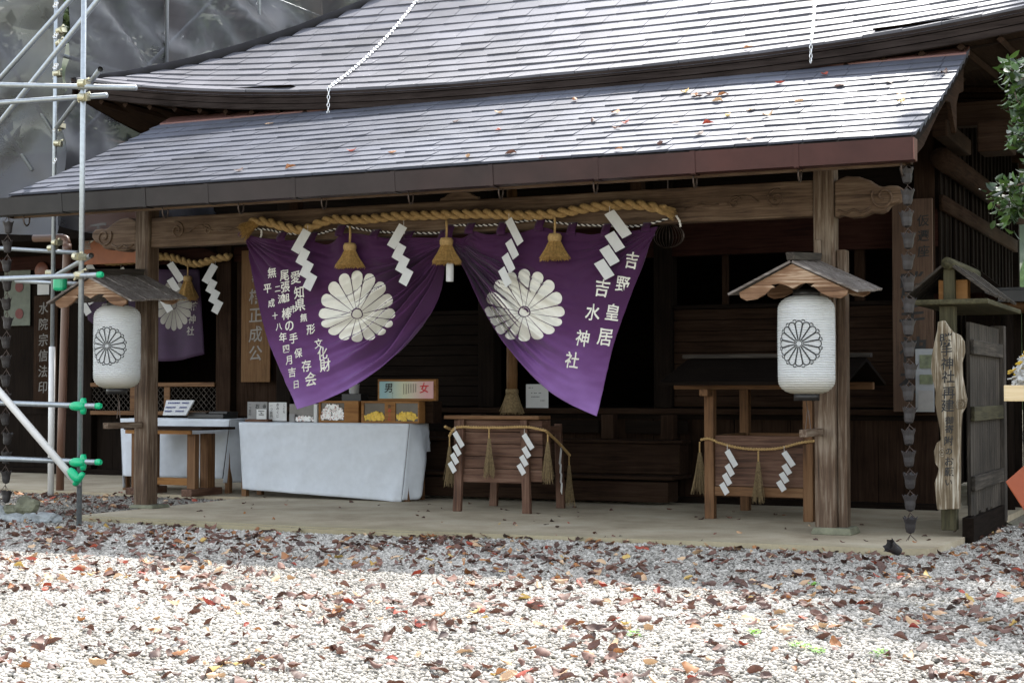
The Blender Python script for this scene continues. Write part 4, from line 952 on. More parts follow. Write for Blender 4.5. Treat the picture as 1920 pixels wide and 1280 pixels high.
# ------------------------------------------------------------------ offertory box
ob = Thing('offertory_box', 'wooden offertory box on splayed legs with a straw rope round it', 'offertory box', (0, 1.3, 0))
mb = MB()
for i in range(5):
    z = .30 + i * .118; j = random.uniform(-.005, .005); mb.box((-.52 - j, .93 + j, z + .002), (.425 + j, 1.14, z + .116))
ob.part('body', mb, W('box', 'x'), bevel=.006)
ob.part('bottom_rail', MB().box((-.41, .905, .285), (.25, .935, .36)), W('box', 'x'), bevel=.006)
ob.part('lid', MB().box((-.585, .84, .895), (.43, 1.12, .93)), W('warm', 'x'), bevel=.006)
for (x0, x1, y0, y1, y) in ((-.46, -.42, 0, 0, .89), (.285, .25, 0, 0, .89), (-.46, -.42, 0, 0, 1.70), (.285, .25, 0, 0, 1.70)):
    ob.part('leg', MB().taper((x0, y, 0), (.085, .05), (x1, y + .01, .893 if y < 1 else .84), (.07, .045)), W('box', 'z'), bevel=.006)
for x in (-.44, .25): ob.part('side_rail', MB().box((x, 1.141, .74), (x + .03, 1.68, .82)), W('box', 'y'))
obr = Thing('straw_rope', 'thin straw rope tied round the offertory box and trailing off to its right', 'rope', (.0, .85, .8))
bp = [(842, 818), (850, 805), (862, 800), (900, 801), (940, 801), (985, 800), (1010, 804), (1024, 808)]
rope_part(obr, 'rope', [PY(x, y, .84) for x, y in bp] + [Vector(PY(1035, 818, 1.1)), Vector(PY(1052, 835, 1.5)), Vector(PY(1068, 853, 1.78))], .013, .05, M['rope'])
rope_part(obr, 'tie', [Vector((-.58, .86, .82)), Vector((-.6, 1.2, .76)), Vector((-.58, 1.72, .72))], .013, .05, M['rope'])
def straw_hang(label, px, py0, py1, Y, group, wide=.06, mat='straw_grey', n=70):
    A = Vector(PY(px, py0, Y)); B = Vector(PY(px, py1, Y)); t = Thing('straw_tassel', label, 'tassel', A, group)
    k = A.lerp(B, .28); t.part('cord', MB().tube([A, k], .008, 6), M['rope'], True)
    mb = MB(); brush(mb, A.lerp(B, .2), (0, 0, -1), (A.z - B.z) * .8, .012, wide, n, .0026); t.part('fringe', mb, M[mat])
G2 = 'thin straw tassels on the box and stand'
straw_hang('thin straw tassel on the front of the offertory box', 917, 803, 896, .84, G2)
straw_hang('thin straw tassel at the right front corner of the offertory box', 1027, 809, 905, .9, G2)
straw_hang('thin straw tassel at the trailing end of the rope right of the offertory box', 1067, 853, 948, 1.76, G2)
straw_hang('thin straw tassel at the left corner of the offertory box', 843, 818, 912, 1.0, G2)
G3 = 'paper streamers on the box and stand'
shide('white zigzag paper streamer on the left leg of the offertory box', 857, 807, .82, True, G3, .68, .8)
shide('white zigzag paper streamer on the right leg of the offertory box', 987, 811, .82, True, G3, .68, .85)
shide('white paper streamer seen edge-on right of the offertory box', 1052, 838, 1.5, False, G3, .75, .25)
# ------------------------------------------------------------------ roofed wooden stand on the right
st = Thing('roofed_stand', 'wooden stand with its own small dark roof beside the right pillar', 'stand', (2.5, 1.5, 0))
for (x, y) in ((2.04, 1.1), (2.96, 1.1), (2.04, 2.2), (2.96, 2.2)):
    st.part('leg', MB().box((x - .045, y - .045, 0), (x + .045, y + .045, 1.18)), W('warm', 'z'), bevel=.006)
st.part('front_panel', MB().box((2.086, 1.09, .30), (2.914, 1.12, .76)), W('box', 'x'), bevel=.004)
st.part('bottom_rail', MB().box((2.086, 1.07, .21), (2.914, 1.13, .297)), W('warm', 'x'), bevel=.005)
st.part('back_rail', MB().box((2.086, 2.17, .66), (2.914, 2.23, .76)), W('warm', 'x'), bevel=.005)
for x in (2.02, 2.94): st.part('side_rail', MB().box((x, 1.147, .69), (x + .04, 2.153, .76)), W('warm', 'y'), bevel=.005)
st.part('shelf', MB().box((2.0, 1.14, .3), (2.99, 2.15, .33)), W('box', 'x'))
for y in (1.06, 2.17): st.part('top_rail', MB().box((1.7, y, 1.182), (3.3, y + .07, 1.25)), W('warm', 'x'), bevel=.005)
st.part('bracket', MB().box((2.0, .9, 1.12), (2.08, 1.055, 1.18)), W('warm', 'y'), bevel=.005)
rm = MB(); rm.prism([(.84, 1.215), (1.65, 1.435), (2.46, 1.215), (2.46, 1.25), (1.65, 1.475), (.84, 1.25)], 1.64, 3.36, 'x'); rf = st.part('roof', rm, W('dark', 'x'), bevel=.004)
st.part('ridge', MB().box((1.6, 1.6, 1.478), (3.4, 1.7, 1.515)), W('grey', 'x'), parent=rf)
sr = Thing('straw_rope', 'thin straw rope sagging across the front of the roofed stand', 'rope', (2.5, 1.04, .7))
rope_part(sr, 'rope', [PY(x, y, 1.03) for x, y in ((1314, 824), (1330, 822), (1350, 830), (1385, 839), (1422, 842), (1460, 840), (1500, 830), (1528, 826))], .012, .05, M['rope'])
shide('white zigzag paper streamer on the left front of the roofed stand', 1368, 841, 1.0, True, G3, .74, .85)
shide('white zigzag paper streamer on the right front of the roofed stand', 1475, 844, 1.0, True, G3, .66, 1.0)
straw_hang('thin straw tassel in the middle of the roofed stand', 1422, 845, 943, 1.0, G2)
straw_hang('loose straw tassel at the left side of the roofed stand', 1312, 828, 926, 1.2, G2, .09)

# ------------------------------------------------------------------ tables under white cloths and the things on them
def clothtable(label_t, label_c, x0, x1, y0, y1, ztop, hemf, seed, side=.0):
    t = Thing('table', label_t, 'table', ((x0 + x1) / 2, (y0 + y1) / 2, 0))
    t.part('top', MB().box((x0 + .01, y0 + .01, ztop - .04), (x1 - .01, y1 - .01, ztop - .006)), W('warm', 'x'))
    for x in (x0 + .05, x1 - .05):
        for y in (y0 + .05, y1 - .05): t.part('leg', MB().box((x - .03, y - .03, 0), (x + .03, y + .03, ztop - .041)), W('warm', 'z'))
    mb = MB(); mb.grid(lambda u, v: Vector((x0 - .005 + u * (x1 - x0 + .01), y0 - .005 + v * (y1 - y0 + .01), ztop + .003 * mnoise.noise(Vector((u * 5, v * 4, seed))))), 40, 12)
    def wall(ax, bx, face):
        L = (Vector(bx) - Vector(ax)).length; n = int(L * 46)
        nrm = Vector((bx[1] - ax[1], -(bx[0] - ax[0]), 0)).normalized()
        def fn(u, v):
            p = Vector(ax).lerp(Vector(bx), u); hem = hemf(face, u); z = ztop + (hem - ztop) * v
            extra = (.024 * v * math.sin(u * L * 6.5 + seed) if face != 'f' else .008 * v * math.sin(u * L * 3.1 + seed) + .022 * v * (1 - 2 * abs(mnoise.noise(Vector((u * 4.5 + v * .6, v * .8, seed + 8)))))) + .012 * mnoise.noise(Vector((u * 6, v * 3, seed))) * v + .012 * (1 - 2 * abs(mnoise.noise(Vector((u * 3.2 + v, v * 2.5, seed + 4))))) + .004 * mnoise.noise(Vector((u * 17, v * 11, seed)))
            if face == 'r' and side: extra += side * math.sin(PI * v) * math.exp(-((u - .35) / .25) ** 2)
            cu_ = smooth(u / .16) if face == 'r' else (smooth((1 - u) / .16) if face == 'l' else smooth(u / .05) * smooth((1 - u) / .05))
            fl = .034 * v + extra * cu_
            if face == 'f': p.x += .075 * v * (1 - 2 * u)
            else: p.x -= (.108 if face == 'r' else -.108) * v * (1 - smooth(u / .45) if face == 'r' else smooth((u - .55) / .45)); p.y -= .036 * v * (1 - smooth(u / .2) if face == 'r' else smooth((u - .8) / .2))
            return Vector((p.x, p.y, z)) + nrm * (fl + .005)
        mb.grid(fn, n, 26)
    wall((x0, y0, 0), (x1, y0, 0), 'f'); wall((x1, y0, 0), (x1, y1, 0), 'r'); wall((x0, y1, 0), (x0, y0, 0), 'l')
    c = single('tablecloth', mb, M['white_cloth'], label_c, 'tablecloth', ((x0 + x1) / 2, y0, 0), 'white tablecloths', smooth=True, solid=.003)
    return t
clothtable('wooden table under the white cloth that reaches the floor', 'long white cloth reaching almost to the floor in front of the fortune boxes', -3.69, -1.53, 1.87, 2.27, .822, lambda f_, u: {'f': .085 - .085 * u, 'r': .02 + .28 * u, 'l': .3}[f_] if f_ != 'r' else .02 + .5 * smooth((u - .3) / .5), 1.0, .06)
clothtable('wooden table behind the left pillar under the shorter white cloth', 'shorter white cloth behind the left pillar with table legs showing below it', -5.62, -4.06, 2.22, 2.85, .845, lambda f_, u: {'f': .17, 'r': .12, 'l': .03}[f_], 2.0, .05)
# low stand in front of the second table
sd = Thing('wooden_stand', 'low brown wooden trestle stand just behind the left pillar', 'stand', (-4.5, 1.8, 0))
sd.part('top', MB().box((-5.0, 1.5, .735), (-3.93, 2.14, .765)), W('brown', 'x'), bevel=.004)
sd.part('apron', MB().box((-5.0, 1.53, .69), (-4.1, 1.56, .733)), W('orange', 'x'))
for x in (-4.16, -4.93):
    sd.part('leg', MB().box((x - .055, 1.62, .08), (x + .055, 1.70, .69)).box((x - .055, 1.86, .08), (x + .055, 2.0, .69)), W('warm', 'z'), bevel=.005)
    sd.part('foot', MB().box((x - .07, 1.54, 0), (x + .07, 2.12, .08)), W('box', 'y'), bevel=.006)
sd.part('stretcher', MB().box((-4.87, 1.76, .11), (-4.22, 1.82, .19)), W('orange', 'x'), bevel=.004)
# angled notice and dark tray on the second table
t = Thing('sloping_notice', 'white sloping notice with blue printed lines on the table behind the left pillar', 'notice', PY(335, 778, 2.35))
a = PY(305, 778, 2.3); e_ = PY(348, 778, 2.3); a2 = PY(312, 750, 2.5); e2 = PY(364, 750, 2.5)
mb = MB(); mb.add([a, e_, e2, a2] + [Vector(p) + Vector((0, .02, -.005)) for p in (a, e_, e2, a2)], [(0, 1, 2, 3), (7, 6, 5, 4), (0, 4, 5, 1), (1, 5, 6, 2), (2, 6, 7, 3), (3, 7, 4, 0)]); t.part('panel', mb, M['paper'])
mb = MB()
for v_, u0, u1 in ((.85, .1, .55), (.85, .62, .88), (.55, .05, .45), (.55, .6, .9), (.3, .05, .35), (.3, .5, .85)):
    A = Vector(a).lerp(Vector(a2), v_); B = Vector(e_).lerp(Vector(e2), v_); A2 = Vector(a).lerp(Vector(a2), v_ - .1); B2 = Vector(e_).lerp(Vector(e2), v_ - .1)
    n_ = 7
    for k in range(n_):
        ua = u0 + (u1 - u0) * k / n_; ub = ua + (u1 - u0) / n_ * .72; o_ = Vector((0, -.004, .003)); mb.add([A.lerp(B, ua) + o_, A.lerp(B, ub) + o_, A2.lerp(B2, ub) + o_, A2.lerp(B2, ua) + o_], [(0, 1, 2, 3)])
t.part('lettering', mb, basic('blue_ink', (.04, .05, .16), .6, 0, .1, 9, 0))
t = Thing('ink_tray', 'dark low tray with a pale lid edge on the table behind the left pillar', 'tray', PY(390, 778, 2.45))
a = PY(352, 780, 2.4); t.part('tray', MB().box((a[0], 2.4, .85), (a[0] + .5, 2.7, .9)), M['black'], bevel=.006); t.part('lid', MB().box((a[0] - .01, 2.42, .902), (a[0] + .24, 2.7, .925)), W('grey', 'x'), bevel=.005); t.part('slate', MB().box((a[0] + .26, 2.45, .902), (a[0] + .52, 2.68, .93)), M['black'], bevel=.006)
TZ = .826
def onT(px, Y): return PY(px, 790, Y)[0]
def case(name, label, px0, px1, Y, z0, z1, dep, mat, wins, extra=None, cat='box', texts=()):
    x0, x1 = onT(px0, Y), onT(px1, Y); t = Thing(name, label, cat, ((x0 + x1) / 2, Y, z0)); fr = .022
    t.part('case', MB().box((x0, Y + .02, z0), (x1, Y + dep, z1)), mat, bevel=.003)
    f_ = MB(); f_.box((x0, Y, z0), (x1, Y + .019, z0 + fr)); f_.box((x0, Y, z1 - fr), (x1, Y + .019, z1))
    prev = x0
    for (p0, p1) in wins:
        a_, b_ = onT(p0, Y), onT(p1, Y); f_.box((prev, Y + .001, z0 + fr), (a_, Y + .019, z1 - fr)); prev = b_
    f_.box((prev, Y + .001, z0 + fr), (x1, Y + .019, z1 - fr)); t.part('frame', f_, mat, bevel=.002)
    for (p0, p1) in wins:
        a_, b_ = onT(p0, Y), onT(p1, Y); t.part('window', MB().box((a_, Y + .0125, z0 + fr), (b_, Y + .0185, z1 - fr)), M['glass_dark'])
    if extra: extra(t, Y, z0, z1, wins)
    for (txt, px, ztop, size, ink) in texts:
        mb = MB(); column_text(mb, txt, onT(px, Y), Y - .003, ztop, size); t.part('lettering', mb, ink)
    return t
def heap(mat, x0, x1, z0, hmax, y, n, size):
    mb = MB()
    for i in range(n):
        x = random.uniform(x0, x1); z = z0 + random.random() * hmax * (.5 + .5 * math.sin(PI * (x - x0) / (x1 - x0)) ** .5)
        R3 = Matrix.Translation((x, y - random.uniform(.001, .006), z)) @ Matrix.Rotation(random.uniform(0, PI), 4, 'Y') @ Matrix.Rotation(random.uniform(-.3, .3), 4, 'X'); s_ = size * random.uniform(.6, 1.2)
        mb.box((-s_, -.001, -s_ * .5), (s_, .001, s_ * .5), R3)
    return mb
def goldx(t, Y, z0, z1, wins):
    for a_, b_ in wins: t.part('gold_packets', heap(0, onT(a_, Y) + .02, onT(b_, Y) - .02, z0 + .04, .07, Y + .01, 70, .022), M['gold'])
def papx(t, Y, z0, z1, wins):
    for a_, b_ in wins: t.part('fortune_papers', heap(0, onT(a_, Y) + .02, onT(b_, Y) - .02, z0 + .04, .15, Y + .01, 90, .026), M['printed'])
case('fortune_box', 'orange wooden fortune slip box with gold packets behind two small windows', 677, 786, 1.93, TZ, TZ + .235, .3, W('orange', 'x'), [(682, 721), (741, 783)], goldx, texts=[('お', 730.5, TZ + .20, .042, M['ink']), ('み', 730.5, TZ + .155, .042, M['red_ink']), ('くじ', 730.5, TZ + .11, .04, M['red_ink'])])
case('fortune_box', 'orange wooden box with white printed papers behind one window under the curtain tip', 597, 672, 1.98, TZ, TZ + .235, .25, W('orange', 'x'), [(601, 645)], papx)
x0, x1 = onT(709, 2.05), onT(817, 2.05)
case('fortune_box', 'low dark wooden box behind the orange fortune box carrying the framed poster', 787, 812, 2.06, TZ, TZ + .23, .2, W('brown', 'x'), [], None)
t = case('framed_sign', 'framed colour poster with a black and a red brush character on top of the boxes', 708, 817, 2.0, TZ + .238, TZ + .468, .06, W('orange', 'x'), [], None, 'sign')
xa, xb = onT(712, 2.0), onT(813, 2.0)
t.part('poster', MB().box((xa, 1.992, TZ + .262), (xb, 1.999, TZ + .445)), M['poster'])
mb = MB(); put_glyph(mb, '男', .11, lambda a_, b_: (onT(729, 2.0) + a_, 1.988, TZ + .375 + b_), .012); column_text(mb, 'みくじ', onT(737, 2.0), 1.988, TZ + .33, .02); t.part('lettering', mb, M['ink'])
mb = MB(); put_glyph(mb, '女', .115, lambda a_, b_: (onT(796, 2.0) + a_, 1.988, TZ + .375 + b_), .012); t.part('lettering', mb, M['red_ink'])
mb = MB()
for i in range(6): mb.box((onT(757 + i * 4.5, 2.0), 1.9885, TZ + .30 + random.uniform(0, .03)), (onT(758 + i * 4.5, 2.0), 1.991, TZ + .42))
t.part('fine_print', mb, basic('faint_ink', (.2, .19, .14), .7, 0, .1, 9, 0))
# small trays and price cards at the left end
def card(label, px0, px1, py0, py1, Y, texts, mat='paper', th=.008):
    a_ = PY(px0, py0, Y); b_ = PY(px1, py1, Y); t = Thing('price_card', label, 'card', ((a_[0] + b_[0]) / 2, Y, b_[2])); t.part('card', MB().box((a_[0], Y, b_[2]), (b_[0], Y + th, a_[2])), M[mat])
    mb = MB()
    for txt, px, py, sz in texts: q = PY(px, py, Y); column_text(mb, txt, q[0], Y - .003, q[2], sz, None, .012)
    if mb.v: t.part('lettering', mb, M['ink'])
M['grey_card'] = basic('grey_card', (.2, .195, .19), .8, 0, .1, 9, 0)
card('grey price card with black characters at the left end of the long table', 464, 501, 753, 786, 2.05, [('一つ百円', 469, 755, .034), ('お', 483, 756, .06), ('金', 496, 757, .055)], 'grey_card')
card('white price card with black brush writing beside the grey card', 504, 537, 754, 789, 2.02, [('一つ百円', 509, 757, .036), ('おみくじ', 521, 755, .038), ('こども', 533, 756, .034)])
t = Thing('small_tray', 'small red-brown wooden tray with a white label at the left end of the long table', 'tray', PY(485, 786, 1.96))
a_ = PY(459, 788, 1.93); b_ = PY(502, 788, 1.93); t.part('tray', MB().box((a_[0], 1.93, TZ), (b_[0], 2.03, TZ + .03)), W('box', 'x'), bevel=.004)
a_ = PY(481, 767, 1.95); b_ = PY(499, 783, 1.95); t.part('label_card', MB().box((a_[0], 1.95, TZ + .03), (b_[0], 1.957, a_[2])), M['paper'])
mb = MB()
for i, (u0, u1) in enumerate(((.2, .85), (.45, .6), (.25, .8))):
    for k in range(6):
        uu = u0 + (u1 - u0) * k / 6; zt = a_[2] - .015 - i * .02; mb.box((a_[0] + (b_[0] - a_[0]) * uu, 1.946, zt - .009), (a_[0] + (b_[0] - a_[0]) * (uu + (u1 - u0) / 9), 1.949, zt))
t.part('lettering', mb, M['ink'])
x0, x1 = onT(538, 1.97), onT(594, 1.97)
t = Thing('charm_case', 'glass fronted case of tiny charms below the left tip of the curtain', 'case', ((x0 + x1) / 2, 1.97, TZ))
t.part('case', MB().box((x0, 2.02, TZ), (x1, 2.25, TZ + .2)), basic('grey_back', (.11, .1, .095), .3, 0, .2, 9, 0)); t.part('side', MB().box((x1 - .04, 1.97, TZ), (x1, 2.018, TZ + .2)), M['paper'])
t.part('charms', heap(0, x0 + .1, x1 - .06, TZ + .015, .05, 2.0, 120, .012), M['printed']); t.part('label_card', MB().box((x0 + .02, 1.985, TZ), (x0 + .09, 1.992, TZ + .09)), M['grey_card'])
t = Thing('plastic_tub', 'small clear plastic tub standing behind the boxes beside the curtain hem', 'tub', PY(664, 745, 2.2))
q = PY(664, 738, 2.2); t.part('tub', MB().lathe([(.05, 0), (.055, .01), (.06, .1), (.062, .105), (.055, .1), (.048, .012)], (q[0], 2.2, q[2] + .0), 20, False), basic('milky_plastic', (.45, .45, .45), .3, 0, .1, 9, 0, trans=.3), True)
t.part('stand', MB().box((q[0] - .12, 2.14, TZ), (q[0] + .12, 2.3, q[2] - .002)), M['black'])

# ------------------------------------------------------------------ bell rope in the middle
br = Thing('bell_rope', 'thick hanging bell rope ending in a hemp tassel behind the offertory box', 'rope', PY(960, 775, 2.3))
a = PY(960, 690, 2.3); z0 = PY(960, 737, 2.3)[2]
br.part('rope', MB().lathe([(.055, z0), (.058, z0 + .2), (.056, 1.6), (.057, 2.6), (.055, 3.4)], (a[0], 2.3, 0), 16), W('sign', 'z'), True)
mb = MB(); zb = PY(960, 776, 2.3)[2]; mb.lathe([(.05, z0 + .01), (.07, z0 - .03), (.095, (z0 + zb) / 2), (.115, zb + .02)], (a[0], 2.3, 0), 20); brush(mb, (a[0], 2.3, z0), (0, 0, -1), z0 - zb, .06, .125, 300, .005); br.part('tassel', mb, M['straw_grey'])
br.part('binding', MB().lathe([(.06, z0 - .01), (.068, z0), (.068, z0 + .035), (.06, z0 + .045)], (a[0], 2.3, 0), 16), M['straw_grey'], True)
t = Thing('hanging_lamp', 'dark round ribbed lamp hanging behind the right corner of the curtain', 'lamp', PY(1255, 440, .9))
q = PY(1252, 442, .9); mb = MB()
for k in range(14):
    an = PI * k / 14; mb.tube([(q[0] + .15 * math.cos(an) * math.sin(b_), .9 + .15 * math.sin(an) * math.sin(b_), q[2] - .11 * math.cos(b_)) for b_ in np.linspace(0, PI, 12)], .004, 4)
t.part('ribs', mb, M['wire']); t.part('cord', MB().tube([(q[0], .9, q[2] + .1), (q[0], .9, 3.85)], .006, 5), M['wire'])

# ------------------------------------------------------------------ rope, tassel, streamers and curtain of the side shrine
wr = Thing('sacred_rope', 'smaller straw rope across the side shrine behind the left pillar', 'rope', PY(330, 490, 4.8))
rope_part(wr, 'rope', [PY(x, y, 4.78) for x, y in ((165, 483), (200, 490), (240, 489), (275, 484), (310, 481), (335, 486), (355, 493), (375, 494), (405, 485), (432, 481))], .05, .2, M['rope'])
t = tassel('straw_tassel', 'straw tassel hanging in the side shrine behind the left pillar', 352, 494, 517, 563, 4.7, M['straw'], 'straw tassels in the side shrine', .05, .15, 300)
G4 = 'paper streamers in the side shrine'
shide('white zigzag paper streamer nearest the brown column in the side shrine', 398, 493, 4.7, False, G4, .82, 1.0)
shide('white zigzag paper streamer beside the left pillar in the side shrine', 325, 490, 4.7, True, G4, .82, 1.0)
shide('white paper streamer behind the left lantern roof', 232, 500, 4.7, True, G4, .85, .9)
shide('white paper streamer seen under the left lantern roof', 172, 492, 4.7, True, G4, .85, .9)
cu2 = Thing('shrine_curtain', 'small dark purple curtain with a white flower crest inside the side shrine', 'curtain', PY(330, 560, 4.9))
def c2(u, v):
    p = lerp(lerp(np.array((150., 505)), np.array((372., 505)), u), lerp(np.array((165., 600)), np.array((382., 664)), u), v); p[1] += 40 * math.sin(PI * u) * v
    q = PY(p[0], p[1], 4.86); return Vector((q[0], 4.86 + .03 * math.sin(u * 26) * (1 - .3 * v), q[2]))
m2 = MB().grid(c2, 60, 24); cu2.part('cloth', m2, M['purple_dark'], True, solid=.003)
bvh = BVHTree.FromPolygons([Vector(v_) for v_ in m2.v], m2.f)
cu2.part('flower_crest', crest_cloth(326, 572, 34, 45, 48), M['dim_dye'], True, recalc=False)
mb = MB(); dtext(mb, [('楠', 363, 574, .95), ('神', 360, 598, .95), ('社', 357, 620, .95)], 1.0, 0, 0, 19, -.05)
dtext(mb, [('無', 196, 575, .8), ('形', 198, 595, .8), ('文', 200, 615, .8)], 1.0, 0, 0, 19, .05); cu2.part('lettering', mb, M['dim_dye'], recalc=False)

# ------------------------------------------------------------------ scaffold, pipes and sheets on the left
sc = Thing('scaffold', 'galvanised tube scaffold with clamps and green plastic fittings at the left edge', 'scaffold', PY(148, 983, -1.6))
FY = -1.62
def tb(pts, r=.024, mat='steel', name='tube'): return sc.part(name, MB().tube(pts, r, 16), M[mat], True)
FP = Vector(PY(151, 480, FY)); fx = FP.x
tb([(fx + .01, FY, -.06), (fx + .015, FY, 6.6)])
RPt = Vector(PZ(95, 930, -.05)); rx, ry = RPt.x, RPt.y
tb([(rx, ry, -.05), (rx + .02, ry, 8.5)])
tb([(rx, ry, -.05), (rx + .002, ry, PY(96, 650, ry)[2])], .036, 'steel_white', 'sleeve')
def Yt(p, Y): return Vector(PY(p[0], p[1], Y))
hz = [((-60, 158), (255, 165), FY - .03), ((-60, 197), (200, 179), FY + .05), ((-60, 525), (188, 515), FY - .04), ((-60, 753), (184, 761), FY - .04), ((-60, 857), (184, 866), FY - .04)]
for a, b, Y in hz: tb([Yt(b, Y) + (Yt(a, Y) - Yt(b, Y)) * 2.6, Yt(b, Y)])
tb([Yt((-300, 448), 1.62), Yt((144, 474), 1.62)]); tb([Yt((30, 527), 1.62), Yt((144, 532), 1.62)])
dg1 = [Yt((-300, 384), FY - .09), Yt((143, 903), FY - .09)]; tb(dg1, .034, 'steel_white', 'sleeve')
dd = (dg1[1] - dg1[0]).normalized(); tb([dg1[1] - dd * .05, dg1[1] + dd * .05])
tb([Yt((-220, 505), FY + .3), Yt((420, -295), FY + .3)], .026); tb([Yt((-220, 393), FY + .6), Yt((370, -266), FY + .6)], .024)
for z_px, ye in ((240, 130), (516, 479)):
    A = Vector(PY(105, z_px, ry)); B = Vector(PY(157 if ye < 200 else 152, ye + (22 if ye < 200 else 6), FY)); d_ = (B - A).normalized()
    Bx = B + Vector((.07, 0, 0)); e2 = Vector(PY(188 if ye < 200 else 171, ye, FY - .35 if ye < 200 else FY - .15)); mb = MB(); mb.tube([A, e2], .024, 16, False)
    sc.part('tube', mb, M['steel'], True); mb2 = MB(); mb2.tube([e2 - (e2 - A).normalized() * .3, e2], .02, 16, False); mb2.tube([e2 - (e2 - A).normalized() * .05, e2 - (e2 - A).normalized() * .045], .0195, 16); sc.part('tube_bore', mb2, M['black'])
clm = MB()
clm.tube([(0, 0, -.03), (0, 0, .03)], .037, 14); clm.tube([(-.03, -.045, 0), (.03, -.045, 0)], .036, 14); clm.tube([(.02, -.03, .03), (.06, -.03, .045)], .007, 8); clm.tube([(.055, -.03, .04), (.07, -.03, .045)], .014, 6); clm.tube([(-.02, .03, -.03), (-.06, .02, -.035)], .007, 8); clm.tube([(-.052, .02, -.035), (-.066, .02, -.035)], .014, 6); clm.box((-.045, -.05, -.028), (.045, .03, .028))
clmesh = clm.mesh('clamp', M['clamp'], (0, 0, 0))
for p, Y in (((158, 158), FY - .01), ((158, 183), FY), ((152, 481), FY), ((150, 515), FY), ((100, 466), 1.65), ((93, 512), 1.65), ((115, 237), 1.65), ((117, 58), 1.6), ((117, 82), 1.6), ((109, 455), 1.62), ((109, 270), 1.62), ((108, 140), 1.62)):
    o = bpy.data.objects.new('clamp', clmesh); C.objects.link(o); o.parent = sc.o; o.location = Vector(PY(p[0], p[1], Y)) - sc.loc; o.rotation_euler = (random.uniform(-.2, .2), random.uniform(-.2, .2), random.uniform(-.6, .6))
def gfit(p, Y, diag=False):
    q = Vector(PY(p[0], p[1], Y)); mb = MB()
    mb.lathe([(.001, -.04), (.03, -.038), (.042, -.02), (.045, 0), (.042, .02), (.03, .038), (.001, .04)], (0, 0, 0), 16, False)
    mb.v = [(v_[2] * 1.9 - .0, v_[0] * .85 - .05, v_[1] * .95) for v_ in mb.v]
    mb2 = MB(); mb2.lathe([(.001, -.07), (.025, -.068), (.034, -.04), (.036, 0), (.034, .04), (.025, .068), (.001, .07)], (0, 0, 0), 14, False)
    mb.add([(v_[0] * .8 + .05, v_[1] - .03, v_[2] * 1.05) for v_ in mb2.v], mb2.f)
    if diag:
        R3 = Matrix.Rotation(math.radians(42), 3, 'Y'); mb.v = [tuple(R3 @ Vector(v_)) for v_ in mb.v]
    mb.v = [tuple(Vector(v_) + q) for v_ in mb.v]; sc.part('clamp_cover', mb, M['green'], True)
gfit((152, 761), FY - .02); gfit((152, 866), FY - .02); gfit((146, 890), FY - .1, True); 
q = Vector(PY(114, 531, 1.55)); mb = MB(); mb.box((q.x - .09, q.y - .05, q.z - .09), (q.x + .07, q.y + .05, q.z + .09)); sc.part('clamp_cover', mb, M['green'], bevel=.035)
for p in ((187, 515), (184, 761), (184, 866)):
    q = Vector(PY(p[0], p[1], FY - .04)); o = sc.part('end_cap', MB().lathe([(.028, -.03), (.03, 0), (.024, .02), (.012, .028), (.01, .022)], (0, 0, 0), 16, True), M['green'], True)
    me = o.data
    for v_ in me.vertices: c0 = v_.co + sc.loc; v_.co = Vector((c0.z + q.x + .01, c0.x + q.y, c0.y + q.z)) - sc.loc
# brown drain pipe
dp = Thing('drain_pipe', 'brown drain pipe with an elbow at the top behind the scaffold', 'pipe', PZ(112, 925, -.05))
X0 = PY(112, 925, 1.9)[0]; zt = PY(125, 445, 1.9)[2]; xt = PY(126, 445, 1.9)[0]
dp.part('pipe', MB().tube([(X0, 1.9, -.06), (X0 + .02, 1.9, .8), (xt - .005, 1.9, zt - .25), (xt, 1.9, zt - .08), (xt - .02, 1.9, zt - .02), (xt - .08, 1.9, zt), (xt - .5, 1.9, zt + .01)], .047, 16), M['pipe_brown'], True)
dp.part('collar', MB().tube([(xt, 1.9, zt - .2), (xt, 1.9, zt - .08)], .053, 16), M['pipe_brown'], True)
# mesh sheets
def sheet(label, fn, nu, nv, loc, ties):
    t = Thing('scaffold_sheet', label, 'sheet', loc, 'grey mesh sheets on the scaffold')
    t.part('sheet', MB().grid(fn, nu, nv), M['sheet'], True)
    for p in ties:
        mb = MB()
        for k in range(2): q_ = Vector(p) + Vector((.02 * k, -.03, .03 * k)); mb.tube([q_ + Vector((.016 * math.cos(a_), 0, .016 * math.sin(a_))) for a_ in np.linspace(0, 2 * PI, 9)], .006, 5, False)
        t.part('eyelet', mb, M['chain'])
    return t
SX = rx + .03
def fA(u, v):   # along the hall's left side, running back from the rear pole
    y = ry + .05 + u * 15; bot = 3.1; z = bot + v * (9.2 - bot)
    seg_ = (u * 15 % 2.4) / 2.4
    return Vector((SX + .45 * mnoise.noise(Vector((y * .55, z * .9 + y * .4, 1))) * (.4 + .6 * math.sin(PI * seg_)) + .16 * (1 - 2 * abs(mnoise.noise(Vector((y * 1.1 + z * 1.3, z * 1.1, 4))))), y, z - .1 * math.sin(PI * seg_) * (1 - v)))
sheet('grey translucent mesh sheet running back above the left side of the roof', fA, 120, 50, (SX, ry, 5), [PX(312, y, SX) for y in (12, 65, 115)] + [PX(108, y, SX + .02) for y in (13, 70, 128)] + [PX(x, y, SX) for x, y in ((342, 74), (371, 81), (400, 89), (430, 93))] + [PX(485, y, SX) for y in (8, 40)])
def fB(u, v):
    x = rx - .02 - u * 4.6; z = 3.0 + .18 * u + v * 6.2
    return Vector((x, ry + .02 + .3 * mnoise.noise(Vector((x * .9, z * .6, 2))) + .12 * (1 - 2 * abs(mnoise.noise(Vector((x * 1.6 - z * .7, z * 1.1, 8))))), z))
